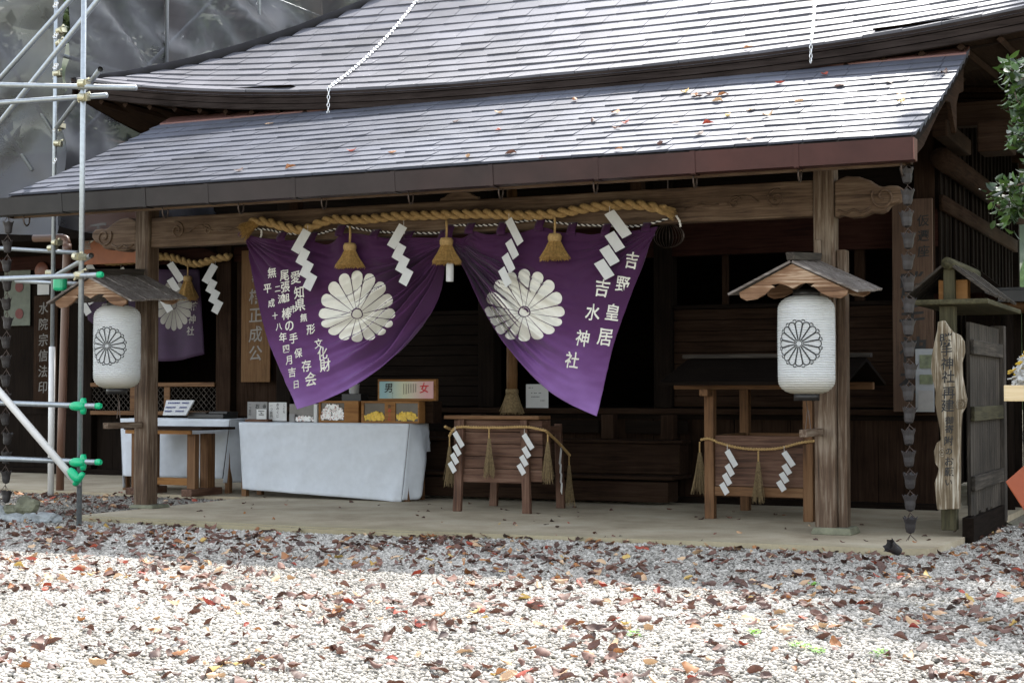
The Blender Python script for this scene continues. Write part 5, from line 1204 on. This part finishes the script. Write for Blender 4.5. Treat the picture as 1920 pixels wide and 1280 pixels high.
sheet('grey translucent mesh sheet hanging at the far left behind the diagonal tubes', fB, 60, 60, (rx - 2, ry, 3), [PY(105, y, ry) for y in (13, 70, 128, 245, 305, 403)])
sp2 = Thing('scaffold', 'upright scaffold poles behind the mesh sheet left of the roof', 'scaffold', (SX + .06, 6, 4))
for px in (312, 485):
    q = PX(px, 60, SX + .07); sp2.part('tube', MB().tube([(SX + .08, q[1], 4.9), (SX + .08, q[1], 9.5)], .024, 12), M['steel'], True)
for z, dy in ((5.2, 0), (6.9, 0)): sp2.part('tube', MB().tube([(SX - .3, 2, z), (SX - .3, 16, z + .02)], .024, 12), M['steel'], True)
sp2.part('tube', MB().tube([(SX - .3, 2, 4.0), (SX - .3, 8, 9.0)], .024, 12), M['steel'], True); sp2.part('tube', MB().tube([(rx - 4, ry + .2, 8.0), (rx - .5, ry + .2, 3.8)], .024, 12).tube([(rx - 3.6, ry + .25, 8.6), (rx - .2, ry + .25, 4.2)], .024, 12), M['steel'], True)

# ------------------------------------------------------------------ chains over the main roof
def roofchain(label, p0, p1, xb, zend):
    t = Thing('roof_chain', label, 'chain', (p1[0], p1[1], zend), 'steel chains over the roof'); mb = MB()
    def link(c, dirv, flip):
        dirv = Vector(dirv).normalized(); a_ = dirv.orthogonal().normalized(); b_ = dirv.cross(a_); s_ = a_ if flip else b_
        mb.tube([Vector(c) + dirv * .026 * math.cos(q_) + s_ * .013 * math.sin(q_) for q_ in np.linspace(0, 2 * PI, 10)], .0042, 4, False)
    pts = []
    n = 200
    for i in range(n):
        f_ = i / n; x = p0[0] + (p1[0] - p0[0]) * f_; tt = (p0[1] - .85) * (1 - f_); P_ = main(x, tt) + Vector((0, -.012, .035)); pts.append(P_)
    pts += [Vector((p1[0], .83, pts[-1].z - .02)), Vector((p1[0], .82, zend))]
    acc = 0; k = 0
    for a_, b_ in zip(pts[:-1], pts[1:]):
        L = (b_ - a_).length
        while acc < L: link(a_.lerp(b_, acc / L), b_ - a_, k % 2); k += 1; acc += .04
        acc -= L
    t.part('links', mb, M['chain'], True)
roofchain('slanting steel chain over the main roof above the curtain', (-2.0 - .3, 4.5), (-1.9, .85), 0, 3.98)
roofchain('steel chain over the main roof near its right end', (2.25, 4.5), (3.07, .85), 0, 4.05)

# ------------------------------------------------------------------ right side: board fence, little house, signs, rack
fx_ = 4.49; f0 = .25; f1 = PX(1872, 800, fx_)[1]
fn_ = Thing('board_fence', 'grey weathered board fence running back at the right of the porch', 'fence', (fx_, (f0 + f1) / 2, 0))
mb = MB(); nb = 13
for i in range(nb):
    y = f0 + (f1 - f0) * i / nb; mb.box((fx_ - .01 + random.uniform(-.004, .004), y + .004, .16 + random.uniform(-.02, .02)), (fx_ + .015, f0 + (f1 - f0) * (i + 1) / nb - .004, 1.72))
fn_.part('boards', mb, W('greydark', 'z'))
for z, m_ in ((.42, 'greydark'), (.98, 'moss'), (1.52, 'greydark')): fn_.part('rail', MB().box((fx_ + .0165, f0, z - .06), (fx_ + .05, f1, z + .06)), W(m_, 'y'), bevel=.006)
fn_.part('post', MB().box((fx_ - .2, f0 - .14, .05), (fx_ - .08, f0 - .02, 1.85)), W('moss', 'z'), bevel=.008); fn_.part('post', MB().box((fx_ - .06, f1 - .02, 0), (fx_ + .06, f1 + .1, 1.75)), W('grey', 'z'), bevel=.008)
fn_.part('plinth', MB().box((fx_ - .04, f0 - .1, GZ - .03), (fx_ + .05, f1 + .1, .15)), W('dark', 'y'))
fn_.part('cap_board', MB().box((fx_ - .38, f0 - .25, 1.852), (fx_ + .2, f1 + .05, 1.895)), W('moss', 'y'), bevel=.01)
hs = Thing('roof_shrine', 'tiny mossy house with a bark roof standing on the fence cap board', 'miniature shrine', (fx_ - .08, .6, 1.9))
xc = fx_ - .12; ya, yb = f0 - .15, f0 + 1.15; za = PY(1770, 500, f0)[2]
hs.part('front_post', MB().box((xc - .045, ya - .0, 1.897), (xc + .045, ya + .07, za - .03)), W('moss', 'z'), bevel=.006)
for sg in (-1, 1):
    mb = MB(); n_ = 16
    for i in range(n_):
        y = ya - .05 + (yb - ya + .05) * i / n_; dy = (yb - ya + .05) / n_ - .003; j = random.uniform(0, .012); L = .34 + random.uniform(-.02, .02)
        A = Vector((xc + sg * .01, y, za + j)); B = Vector((xc + sg * L, y, za - L * .78 + j)); up = Vector((sg * .6, 0, .8)) * .018
        vs = [A, B, B + Vector((0, dy, 0)), A + Vector((0, dy, 0))]; vs += [p + up for p in vs]; mb.add(vs, [(0, 3, 2, 1), (4, 5, 6, 7), (0, 1, 5, 4), (1, 2, 6, 5), (2, 3, 7, 6), (3, 0, 4, 7)])
    hs.part('roof_slope', mb, W('grey', 'x'))
hs.part('ridge_cap', MB().tube([(xc, ya - .07, za + .012), (xc, yb + .02, za + .012)], .048, 12), W('moss', 'y'), True)
hs.part('wall', MB().box((xc - .2, ya + .45, 1.897), (xc + .2, yb - .05, za - .2)), W('red', 'z'))
hs.part('orange_box', MB().box((xc - .1, ya + .1, 1.897), (xc + .13, ya + .24, 2.06)), W('orange', 'x'), bevel=.004)
# live-edge sign
sgY = f0 - .3
outl = [(1757, 955), (1754, 930), (1752, 905), (1757, 890), (1760, 878), (1753, 868), (1751, 845), (1756, 830), (1764, 824), (1762, 805), (1757, 780), (1753, 755), (1754, 735), (1749, 715), (1745, 690), (1747, 665), (1752, 640), (1757, 618), (1758, 603), (1770, 600), (1778, 612), (1786, 622), (1800, 628), (1807, 640), (1808, 660), (1803, 680), (1804, 705), (1808, 730), (1812, 748), (1810, 762), (1803, 775), (1801, 800), (1800, 850), (1800, 900), (1799, 954)]
q = [PY(x, y, sgY) for x, y in outl]
ls = Thing('wooden_sign', 'live-edge wooden slab with black brush writing on the front of the board fence', 'sign', PY(1778, 955, sgY))
ls.part('slab', MB().prism([(p[0], p[2]) for p in q], sgY, sgY + .06), W('slabsign', 'z'), bevel=.008)
mb = MB()
for i, (ch, x, y, sz) in enumerate((('勝', 1774, 637, 26), ('手', 1775, 657, 21), ('神', 1776, 681, 23), ('社', 1778, 706, 23), ('再', 1779, 736, 23), ('建', 1777, 760, 24), ('御', 1780, 785, 15), ('寄', 1780, 804, 16), ('附', 1779, 826, 17), ('の', 1779, 846, 14), ('お', 1780, 864, 17), ('願', 1780, 884, 17), ('い', 1779, 904, 14))):
    c_ = PY(x, y, sgY); pm = 235.; put_glyph(mb, ch, sz / pm * 1.05, lambda a_, b_: (c_[0] + a_, sgY - .004, c_[2] + b_), .012)
ls.part('lettering', mb, M['ink'])
mb = MB(); c_ = PY(1801, 757, sgY - .012); 
for r_ in (.016, .03, .042): mb.tube([(c_[0] + r_ * math.cos(a_), sgY - .002, c_[2] + r_ * .9 * math.sin(a_)) for a_ in np.linspace(0, 2 * PI, 18)], .005, 5, False)
c_ = PY(1766, 848, sgY - .012)
for r_ in (.012, .026): mb.tube([(c_[0] + r_ * math.cos(a_), sgY - .002, c_[2] + r_ * 1.2 * math.sin(a_)) for a_ in np.linspace(0, 2 * PI, 18)], .005, 5, False)
ls.part('knot', mb, W('slabsign', 'z'), True)
# lean-to roof edge and log beyond the fence
lt_ = Thing('lean_to', 'dark lean-to with a sheet metal eave and log beam at the far right', 'lean-to', (5.2, 3.2, 0))
a = PY(1846, 548, 3.2); lt_.part('eave', MB().box((a[0], 3.2, a[2] - .1), (a[0] + 3, 3.32, a[2] + .02)).box((a[0], 3.3, a[2] + .022), (a[0] + 3, 6.5, a[2] + .05)), M['black'], bevel=.006)
q = PY(1856, 570, 3.1); lt_.part('log_beam', MB().tube([(q[0], 3.4, q[2]), (q[0] + 3, 3.4, q[2] + .02)], .085, 14), W('warm', 'x'), True)
lt_.part('gable', MB().prism([(a[0] - .3, a[2]), (a[0] - .15, a[2] + .3), (a[0] + .2, a[2] + .0)], 3.35, 3.45), W('dark', 'x'))
lt_.part('post', MB().tube([(q[0] + .12, 3.4, -.05), (q[0] + .12, 3.4, q[2] - .08)], .06, 10).tube([(q[0] + 2, 3.4, -.05), (q[0] + 2, 3.4, q[2] - .08)], .06, 10), W('dark', 'z'), True)
lt_.part('front_wall', planks(3.9, 7.2, -.05, PY(1846, 575, 3.3)[2] - .05, 3.75, 12), W('dark', 'z')); lt_.part('back_wall', MB().box((a[0] + .05, 6.4, -.05), (a[0] + 3, 6.45, a[2])), W('dark', 'z'))
# rack with tied paper fortunes
RKY = -.9
a = PY(1882, 722, RKY); e_ = PY(1882, 752, RKY)
rk = Thing('fortune_rack', 'pale wooden tray heaped with tied white and gold paper fortunes at the right edge', 'rack', (a[0] + .6, RKY + .3, GZ))
rk.part('tray', MB().box((a[0], RKY, e_[2]), (a[0] + 1.2, RKY + .025, a[2])).box((a[0], RKY + .6, e_[2]), (a[0] + 1.2, RKY + .625, a[2])).box((a[0], RKY + .026, e_[2]), (a[0] + .025, RKY + .599, a[2])).box((a[0] + .026, RKY + .026, e_[2]), (a[0] + 1.2, RKY + .599, e_[2] + .02)), W('pale', 'x'), bevel=.004)
rk.part('leg', MB().box((a[0] + .55, RKY + .26, GZ), (a[0] + .65, RKY + .36, e_[2] - .002)), W('warm', 'z'))
for mt, nm, n_ in (('paper', 'paper_knots', 170), ('gold', 'gold_knots', 70)):
    mb = MB()
    for i in range(n_):
        x = a[0] + .03 + abs(random.gauss(0, .33)) % 1.1; hmax = .08 + .42 * min(1, (x - a[0]) / .28) ; z = a[2] + random.random() * hmax - .02; y = RKY + .08 + random.random() * .4
        R3 = Matrix.Translation((x, y, z)) @ Matrix.Rotation(random.uniform(0, 6), 4, 'Z') @ Matrix.Rotation(random.uniform(-1.2, 1.2), 4, 'X') @ Matrix.Rotation(random.uniform(-1.2, 1.2), 4, 'Y'); l_ = random.uniform(.025, .05)
        mb.box((-l_, -.011, -.003), (l_, .011, .003), R3); mb.box((-.012, -l_ * .8, -.004), (.012, l_ * .8, .004), R3)
    rk.part(nm, mb, M[mt])['kind'] = 'stuff'
a = Vector(PY(1884, 905, -.35)); bd = Thing('orange_board', 'orange painted board leaning at the lower right edge', 'board', a)
pp = [PY(x, y, -.35) for x, y in ((1885, 903), (1925, 868), (2010, 940), (1938, 985))]; bd.part('panel', MB().prism([(p[0], p[2]) for p in pp], -.35, -.31), M['orange_paint'], bevel=.008)
bd.part('strut', MB().tube([(pp[2][0], -.3, pp[2][2] - .1), (pp[2][0] + .05, .0, GZ)], .02, 8).tube([(pp[3][0] + .1, -.3, pp[3][2] + .05), (pp[3][0] + .1, -.25, GZ)], .02, 8), W('grey', 'z'))

# ------------------------------------------------------------------ trees
def leaf_cloud(mb, centers, n, size, spread, pointed=True):
    for i in range(n):
        c, r = random.choice(centers); d_ = Vector((random.gauss(0, 1), random.gauss(0, 1), random.gauss(0, 1))); d_ = d_ / max(.3, d_.length) * r * random.random() ** .5; p = Vector(c) + Vector((d_.x, d_.y, d_.z * spread))
        a_ = Vector((random.gauss(0, 1), random.gauss(0, 1), random.gauss(0, .6))).normalized(); b_ = a_.cross(Vector((random.gauss(0, .4), random.gauss(0, .4), 1))).normalized(); s_ = size * random.uniform(.7, 1.3); nn = a_.cross(b_)
        tip = p + a_ * s_; m_ = p + a_ * s_ * .5 - nn * s_ * .08
        mb.add([p, m_ + b_ * s_ * .27 + nn * s_ * .12, tip, m_ - b_ * s_ * .27 + nn * s_ * .12, m_], [(0, 4, 1), (4, 2, 1), (0, 3, 4), (4, 3, 2)])
def forest_tree(label, x, y, h_, cr, n=8500, flo=.38):
    t = Thing('forest_tree', label, 'tree', (x, y, GZ), 'tall trees behind the shrine'); mb = MB(); tr_ = [(x + random.uniform(-.2, .2) * k, y, GZ + h_ * k / 5) for k in range(6)]
    mb.tube(tr_, [.24, .2, .17, .13, .08, .03], 9); cen = []
    for i in range(30):
        f_ = flo + (.98 - flo) * random.random(); q_ = random.uniform(0, 2 * PI); rr = cr * (.45 if flo > .5 else 1 - .55 * f_) * random.uniform(.5, 1.35); c = Vector((x + rr * math.cos(q_), y + rr * math.sin(q_), h_ * f_)); cen.append((c, random.uniform(.5, .95)))
        mb.tube([(x, y, h_ * f_ - .8), c], [.06, .02], 5)
    t.part('trunk', mb, M['bark'], True); cm = MB(); leaf_cloud(cm, cen, n, .34, .7); t.part('crown', cm, M['forest'], recalc=False)
for i, (x, y, h_, cr) in enumerate(((-9.3, 8.2, 20, 4.2), (-9.4, 13.0, 23, 4.4), (-14, 16, 16, 3.6), (-16, 8, 14, 3.2), (-3.5, 17, 15, 3.2), (-20, 22, 18, 4), (-11, 26, 18, 4))):
    forest_tree(('broad leafy tree rising behind the mesh sheet', 'tall leafy tree standing behind the roof', 'tall tree behind the scaffold sheets', 'tree standing beyond the far left sheet', 'tree standing behind the hall roof', 'distant tall tree left of the hall', 'distant tall tree behind the hall')[i], x, y, h_, cr)
for lab, x, y, h_, cr in (('unseen tall cedar added behind the hall to dapple the gravel with shade', 5.2, 10.6, 20.5, 2.4),): forest_tree(lab, x, y, h_, cr, 520, .86)  # out-of-view cedar added to dapple the gravel; high crown leaves the roof sunlit
ct = Thing('evergreen_tree', 'glossy-leaved evergreen tree reaching in from the right edge', 'tree', (6.1, -1.9, GZ))
mb = MB(); mb.tube([(6.1, -1.9, GZ), (6.05, -1.9, 1.2), (6.0, -1.85, 2.6), (6.1, -1.8, 4.2)], [.09, .08, .06, .03], 9)
TY = -1.9
br_ = [[(1990, 330), (1950, 340), (1915, 345), (1885, 352), (1862, 360)], [(1990, 330), (1955, 300), (1925, 330), (1900, 395), (1888, 405)], [(1990, 250), (1950, 240), (1925, 205), (1908, 190), (1900, 165)], [(1960, 200), (1930, 170), (1912, 150), (1897, 132), (1893, 122)], [(1970, 280), (1935, 270), (1915, 262), (1903, 250)], [(1990, 380), (1950, 375), (1912, 372), (1870, 385)], [(1960, 140), (1930, 135), (1915, 150)], [(1980, 230), (1930, 232), (1912, 228)]]
cen = []; cm = MB()
def camleaf(p, dr, s_):
    a_ = Vector(dr).normalized(); b_ = a_.cross(Vector((random.gauss(0, .5), random.gauss(0, .5) - .4, 1))).normalized(); nn = a_.cross(b_); vs = []; fs = []
    prof = [(0, 0), (.2, .16), (.45, .24), (.7, .19), (1, 0)]
    for t_, w_ in prof: c = Vector(p) + a_ * t_ * s_ - nn * .14 * s_ * math.sin(t_ * PI * .7) * -1; vs += [c + b_ * w_ * s_ + nn * w_ * s_ * .25, c, c - b_ * w_ * s_ + nn * w_ * s_ * .25]
    for i in range(4):
        o_ = i * 3; fs += [(o_, o_ + 1, o_ + 4, o_ + 3), (o_ + 1, o_ + 2, o_ + 5, o_ + 4)]
    cm.add(vs, fs)
for bl in br_:
    P_ = [Vector(PY(x, y, TY + .25 * math.sin(x))) for x, y in bl]; mb.tube([Vector((6.02, -1.85, P_[0].z - .12))] + P_, [.02] + list(np.linspace(.012, .004, len(P_))), 6)
    for a_, b_ in zip(P_[:-1], P_[1:]):
        for k in range(20):
            p = a_.lerp(b_, random.random()); sp = (b_ - a_).normalized()
            for j in range(2):
                camleaf(p + Vector((random.gauss(0, .03), random.gauss(0, .06), random.gauss(0, .035))), sp * .6 + Vector((random.gauss(0, .7), random.gauss(0, .7), random.gauss(-.05, .6))), random.uniform(.06, .10))
for k in range(2400):   # the body of the crown, beyond the frame
    p = Vector((6.15 + max(-.55, random.gauss(0, .3)), -1.75 + random.gauss(0, .3), 3.5 + max(-.5, random.gauss(0, .5)))); camleaf(p, Vector((random.gauss(0, 1), random.gauss(0, 1), random.gauss(0, .6))), random.uniform(.06, .1))
ct.part('trunk', mb, M['bark'], True); ct.part('crown', cm, M['camellia'], True, recalc=False)

# ------------------------------------------------------------------ stones
def rock(label, px, py, Y, sx, sy, sz, mat, seed):
    q = PY(px, py, Y); bm = bmesh.new(); bmesh.ops.create_icosphere(bm, subdivisions=3, radius=1)
    for v_ in bm.verts:
        n_ = v_.co.normalized(); k = 1 + .35 * mnoise.noise(n_ * 1.3 + Vector((seed, 0, 0))) + .1 * mnoise.noise(n_ * 4 + Vector((0, seed, 0))); v_.co = Vector((n_.x * sx * k, n_.y * sy * k, n_.z * sz * k))
    mb = MB(); mb.add([(v_.co + Vector((q[0], Y, max(q[2], GZ + sz * .6)))) for v_ in bm.verts], [tuple(v_.index for v_ in f_.verts) for f_ in bm.faces]); bm.free()
    single('stone', mb, mat, label, 'stone', (q[0], Y, GZ), 'stones under the left rain chain')
rock('mossy stone leaning right of the left rain chain foot', 48, 950, -1.3, .13, .1, .1, M['stone'], 1.0)
rock('small mossy stone left of the left rain chain foot', 18, 957, -1.35, .1, .09, .07, M['stone'], 2.3)
rock('flat grey stone in front of the rain chain foot', 25, 972, -1.5, .15, .09, .05, M['stone_blue'], 3.1)
rock('blue grey stone farthest right in the little heap', 85, 972, -1.45, .15, .09, .06, M['stone_blue'], 4.7)
rock('pale stone cut off by the left frame edge', 0, 962, -1.4, .11, .09, .08, M['stone_blue'], 5.9)
rock('small dark stone wedged between two larger ones', 58, 975, -1.5, .09, .08, .06, M['stone_blue'], 6.6)

# ------------------------------------------------------------------ gravel
def in_frame(x, y, z=0.0, m=60):
    d_ = np.stack([x - CAM[0], y - CAM[1], np.full_like(x, z) - CAM[2]], -1); dep = d_ @ VV; sx_ = 960 + F * (d_ @ RR) / dep; sy_ = 640 - F * (d_ @ UU) / dep
    return (dep > 1) & (sx_ > -m) & (sx_ < 1920 + m) & (sy_ < 1280 + m), dep
ico = bmesh.new(); bmesh.ops.create_icosphere(ico, subdivisions=1, radius=1); IV = np.array([v_.co[:] for v_ in ico.verts]); IF = np.array([[v_.index for v_ in f_.verts] for f_ in ico.faces]); ico.free()
N = 900000
x = rng.uniform(-9.5, 9.5, N); y = rng.uniform(-9.4, 2.4, N); ok, dep = in_frame(x, y, 0.0, 620); inside, _ = in_frame(x, y, 0.0, 80); ok &= inside | (rng.random(N) < .45)
slabm = (x > -3.5) & (x < 4.42) & (y > -1.0) | ((x <= -3.5) & (y > 1.8)); ok &= ~slabm
ok &= ~((x > 4.42) & (y > 2.0)); keepp = rng.random(N) < np.clip(1.45 - .045 * dep, .5, 1); mossy = ((x < -3.3) & (y > -.9)); keepp &= ~(mossy & (rng.random(N) < .5)); ok &= keepp
x, y = x[ok], y[ok]; n = len(x)
sz = rng.gamma(9, .00085, n) + .0022; sc3 = rng.uniform(.65, 1.25, (n, 3)); sc3[:, 2] *= .75
q1 = rng.uniform(0, 2 * PI, n); ca, sa = np.cos(q1), np.sin(q1)
jit = 1 + rng.uniform(-.16, .16, (n, len(IV), 1))
V3 = IV[None] * jit * sc3[:, None, :] * sz[:, None, None]
X3 = V3[..., 0] * ca[:, None] - V3[..., 1] * sa[:, None]; Y3 = V3[..., 0] * sa[:, None] + V3[..., 1] * ca[:, None]
zg = np.array([gz(a_, b_) for a_, b_ in zip(x, y)]); zz = zg + sz * .35 + rng.uniform(0, .008, n)
co = np.stack([X3 + x[:, None], Y3 + y[:, None], V3[..., 2] + zz[:, None]], -1).reshape(-1, 3)
fc = (IF[None] + (np.arange(n) * len(IV))[:, None, None]).reshape(-1)
me = bpy.data.meshes.new('gravel'); nf = n * len(IF)
me.vertices.add(len(co)); me.vertices.foreach_set('co', co.astype(np.float32).ravel()); me.loops.add(nf * 3); me.loops.foreach_set('vertex_index', fc.astype(np.int32)); me.polygons.add(nf); me.polygons.foreach_set('loop_start', np.arange(0, nf * 3, 3, dtype=np.int32))
me.update(calc_edges=True); tn = np.clip(rng.beta(2.4, 2.0, n), 0, 1); pt_ = np.array([mnoise.noise(Vector((a_ * .45, b_ * .7, 6))) + .6 * mnoise.noise(Vector((a_ * 1.6, b_ * 1.9, 2))) for a_, b_ in zip(x, y)]); tn = np.clip(tn + .2 * pt_, 0, 1); tn = np.where(mossy[ok], tn * .55, tn)
at = me.attributes.new('tint', 'FLOAT', 'POINT'); at.data.foreach_set('value', np.repeat(tn, len(IV)).astype(np.float32)); me.materials.append(M['pebble'])
go = bpy.data.objects.new('gravel', me); C.objects.link(go); tag(go, 'pale grey gravel covering the forecourt', 'gravel', kind='stuff')

# ------------------------------------------------------------------ fallen leaves
def leaf_geo(seed):
    rs = random.Random(seed); nl, nw = 8, 4; curl = rs.choice((-1, 1)) * rs.uniform(.6, 3.4); bend = rs.uniform(-2.2, 2.2); tw_ = rs.uniform(-1, 1); asp = rs.uniform(.24, .38); vs = []; fs = []
    for i in range(nl + 1):
        t_ = i / nl; w_ = asp * math.sin(PI * t_ ** .8) ** .8 * (1 + .12 * rs.uniform(-1, 1)) if 0 < i < nl else .006
        for j in range(nw + 1):
            s_ = -1 + 2 * j / nw; a_ = curl * s_ * .5; px_ = (t_ - .5); yy = w_ * (math.sin(a_) / (curl * .5) if abs(curl) > .1 else s_); zz_ = w_ * (1 - math.cos(a_)) / (abs(curl) * .5 + .1) * (1 if curl > 0 else -1)
            b_ = bend * px_; X_ = math.sin(b_) / bend if abs(bend) > .1 else px_; Z_ = zz_ + (1 - math.cos(b_)) / bend if abs(bend) > .1 else zz_
            Z_ += .09 * mnoise.noise(Vector((X_ * 3.5, yy * 5, seed * 3.1))) + .04 * mnoise.noise(Vector((X_ * 9, yy * 9, seed * 1.7))); yy *= 1 + .3 * mnoise.noise(Vector((X_ * 7, seed * 2.2, 0)))
            tq = tw_ * px_; vs.append((X_, yy * math.cos(tq) - Z_ * math.sin(tq), yy * math.sin(tq) + Z_ * math.cos(tq)))
    for i in range(nl):
        for j in range(nw): fs.append((i * (nw + 1) + j, i * (nw + 1) + j + 1, (i + 1) * (nw + 1) + j + 1, (i + 1) * (nw + 1) + j))
    z0_ = min(v_[2] for v_ in vs); vs = [(a_, b_, c_ - z0_) for a_, b_, c_ in vs]
    vs += [(-.5, 0.008, -z0_ + vs[2][2] * 0 + .0), (-.5, -.008, -z0_), (-.78, .0, -z0_ + .06)]; k = len(vs); fs.append((k - 3, k - 2, k - 1))
    return vs, fs
GEO = [leaf_geo(k) for k in range(16)]
COLS = ['brown'] * 56 + ['dark brown'] * 24 + ['rust orange'] * 7 + ['red'] * 3 + ['yellow'] * 1 + ['tan'] * 9
LM = {}
def leaf_mesh(k, col):
    if (k, col) not in LM:
        mb = MB(); v_, f_ = GEO[k]; mb.add(v_, f_, .5); mb.t = [random.random() * .35 + .3 + .25 * mnoise.noise(Vector(p) * 4) for p in v_]; LM[(k, col)] = mb.mesh('fallen_leaf', M['leaf_' + col], (0, 0, 0), True, False)
    return LM[(k, col)]
cand = []
while len(cand) < 3000:
    x_, y_ = random.uniform(-7, 7), random.uniform(-8, 2)
    dens = .6 + .55 * mnoise.noise(Vector((x_ * .6, y_ * .6, 3))) + .65 * mnoise.noise(Vector((x_ * 1.7, y_ * 1.7, 9)))
    if y_ < -5.6: dens *= .8
    if random.random() > dens: continue
    sl = (-3.5 < x_ < 4.45 and y_ > -1.02) or (x_ <= -3.5 and y_ > 1.7)
    if sl and random.random() > .05: continue
    f_, dp_ = in_frame(np.array([x_]), np.array([y_]), 0, 30)
    if not f_[0]: continue
    cand.append((float(dp_[0]), x_, y_, sl))
big = []
for dp_, x_, y_, sl in cand: s_ = random.uniform(.042, .102) * (.7 if sl else 1); big.append((s_ / dp_, dp_, x_, y_, sl, s_))
big.sort(key=lambda b_: -b_[0])
LAB = {'brown': 'curled brown fallen leaf lying on the pale gravel', 'dark brown': 'dark shrivelled fallen leaf lying on the pale gravel', 'rust orange': 'rust orange fallen leaf lying on the pale gravel', 'red': 'bright red fallen leaf lying on the pale gravel', 'yellow': 'yellow fallen leaf lying on the pale gravel', 'tan': 'pale tan fallen leaf lying on the gravel'}
rest = {}
for i, (_, dp_, x_, y_, sl, s_) in enumerate(big):
    col = random.choice(COLS); k = random.randrange(16); zr = .0 if sl else gz(x_, y_) + .021; E_ = Matrix.Translation((x_, y_, zr)) @ Matrix.Rotation(random.uniform(0, 2 * PI), 4, 'Z') @ Matrix.Rotation(random.gauss(0, .35), 4, 'X') @ Matrix.Rotation(random.gauss(0, .3), 4, 'Y')
    if i < 260:
        o = bpy.data.objects.new('fallen_leaf', leaf_mesh(k, col)); C.objects.link(o); o.matrix_world = E_ @ Matrix.Scale(s_, 4)
        tag(o, (LAB[col] if not sl else LAB[col].replace('the pale gravel', 'the porch floor').replace('the gravel', 'the porch floor')), 'leaf', ('fallen %s leaves on the ' % col) + ('floor' if sl else 'gravel'))
    else:
        v_, f_ = GEO[k]; rest.setdefault(col, MB()).add([E_ @ (Vector(p) * s_) for p in v_], f_)
allm = MB(); mi = []; slots = []
for ci, (col, mb) in enumerate(rest.items()): allm.add(mb.v, mb.f, .5); allm.t[-len(mb.v):] = mb.t; mi += [ci] * len(mb.f); slots.append(M['leaf_' + col])
lo = single('leaf_litter', allm, None, 'scattered small dead leaves over the farther gravel', 'leaf litter', kind='stuff', smooth=True, recalc=False)
for m_ in slots: lo.data.materials.append(m_)
lo.data.polygons.foreach_set('material_index', mi)
# leaves on the roofs
rl = [(660, 284, 'red'), (736, 287, 'rust orange'), (858, 228, 'dark brown'), (545, 314, 'rust orange'), (937, 212, 'tan'), (934, 245, 'red'), (878, 295, 'tan'), (958, 288, 'brown'), (1078, 189, 'rust orange'), (1113, 228, 'brown'), (1154, 212, 'rust orange'), (1173, 231, 'red'), (1157, 241, 'brown'), (1285, 173, 'yellow'), (1303, 179, 'rust orange'), (1311, 182, 'dark brown'), (1330, 177, 'dark brown'), (1356, 179, 'rust orange'), (1345, 190, 'tan'), (1237, 272, 'brown'), (1266, 231, 'dark brown'), (1310, 253, 'dark brown'), (1328, 232, 'red'), (1409, 206, 'rust orange'), (1440, 217, 'tan'), (1365, 217, 'yellow'), (1499, 191, 'tan'), (1463, 157, 'red'), (1546, 140, 'red'), (1575, 162, 'brown'), (1668, 155, 'dark brown'), (1690, 177, 'tan'), (1689, 192, 'yellow'), (1770, 138, 'dark brown'), (1160, 281, 'rust orange'), (1018, 297, 'red'), (1405, 261, 'dark brown'), (505, 233, 'tan'), (448, 321, 'dark brown')]
def hit_porch(px, py):
    lo_, hi_ = -1.3, 1.1
    for _ in range(40):
        m_ = (lo_ + hi_) / 2; p = PY(px, py, m_)
        if p[2] > porch(0, m_ + 1.32).z + .02: lo_ = m_
        else: hi_ = m_
    return PY(px, py, lo_)
for px, py, col in rl:
    p = hit_porch(px, py); o = bpy.data.objects.new('fallen_leaf', leaf_mesh(random.randrange(16), col)); C.objects.link(o)
    o.matrix_world = Matrix.Translation(Vector(p)) @ Matrix.Rotation(math.radians(22), 4, 'X') @ Matrix.Rotation(random.uniform(0, 6.28), 4, 'Z') @ Matrix.Scale(random.uniform(.07, .115), 4); tag(o, '%s fallen leaf caught on the porch roof shingles' % col, 'leaf', '%s leaves on the porch roof' % col)
p = main(PY(1403, 97, .95)[0], .1); o = bpy.data.objects.new('fallen_leaf', leaf_mesh(3, 'rust orange')); C.objects.link(o); o.matrix_world = Matrix.Translation(p + Vector((0, 0, .03))) @ Matrix.Rotation(.5, 4, 'X') @ Matrix.Scale(.1, 4); tag(o, 'orange fallen leaf on the edge of the main roof', 'leaf')
# small weeds in the gravel
for i, (px, py, lab) in enumerate(((1500, 1222, 'largest green weed tuft in the sunny gravel at lower right'), (1650, 1238, 'green weed tuft farthest right in the sunny gravel'), (1530, 1232, 'green weed tuft between two others in the sunny gravel'), (1415, 1198, 'tiny green weed in the gravel left of the other tufts'), (1525, 1106, 'small green weed in the shaded gravel'), (1190, 1200, 'tiny green weed in the middle of the sunny gravel'))):
    q = PZ(px, py, GZ); mb = MB()
    for k in range(34):
        a_ = random.uniform(0, 6.28); r_ = random.uniform(.002, .04) * (1.2 if i < 3 else .7); c = Vector((q[0] + r_ * math.cos(a_), q[1] + r_ * math.sin(a_), GZ + .02 + random.uniform(0, .025))); u_ = Vector((math.cos(a_), math.sin(a_), random.uniform(.1, .6))) * .02; w_ = Vector((-math.sin(a_), math.cos(a_), 0)) * .009
        mb.add([c, c + u_ * .5 + w_, c + u_, c + u_ * .5 - w_], [(0, 1, 2, 3)])
    single('weed', mb, M['weed'], lab, 'weed', (q[0], q[1], GZ), 'green weeds in the gravel', recalc=False)
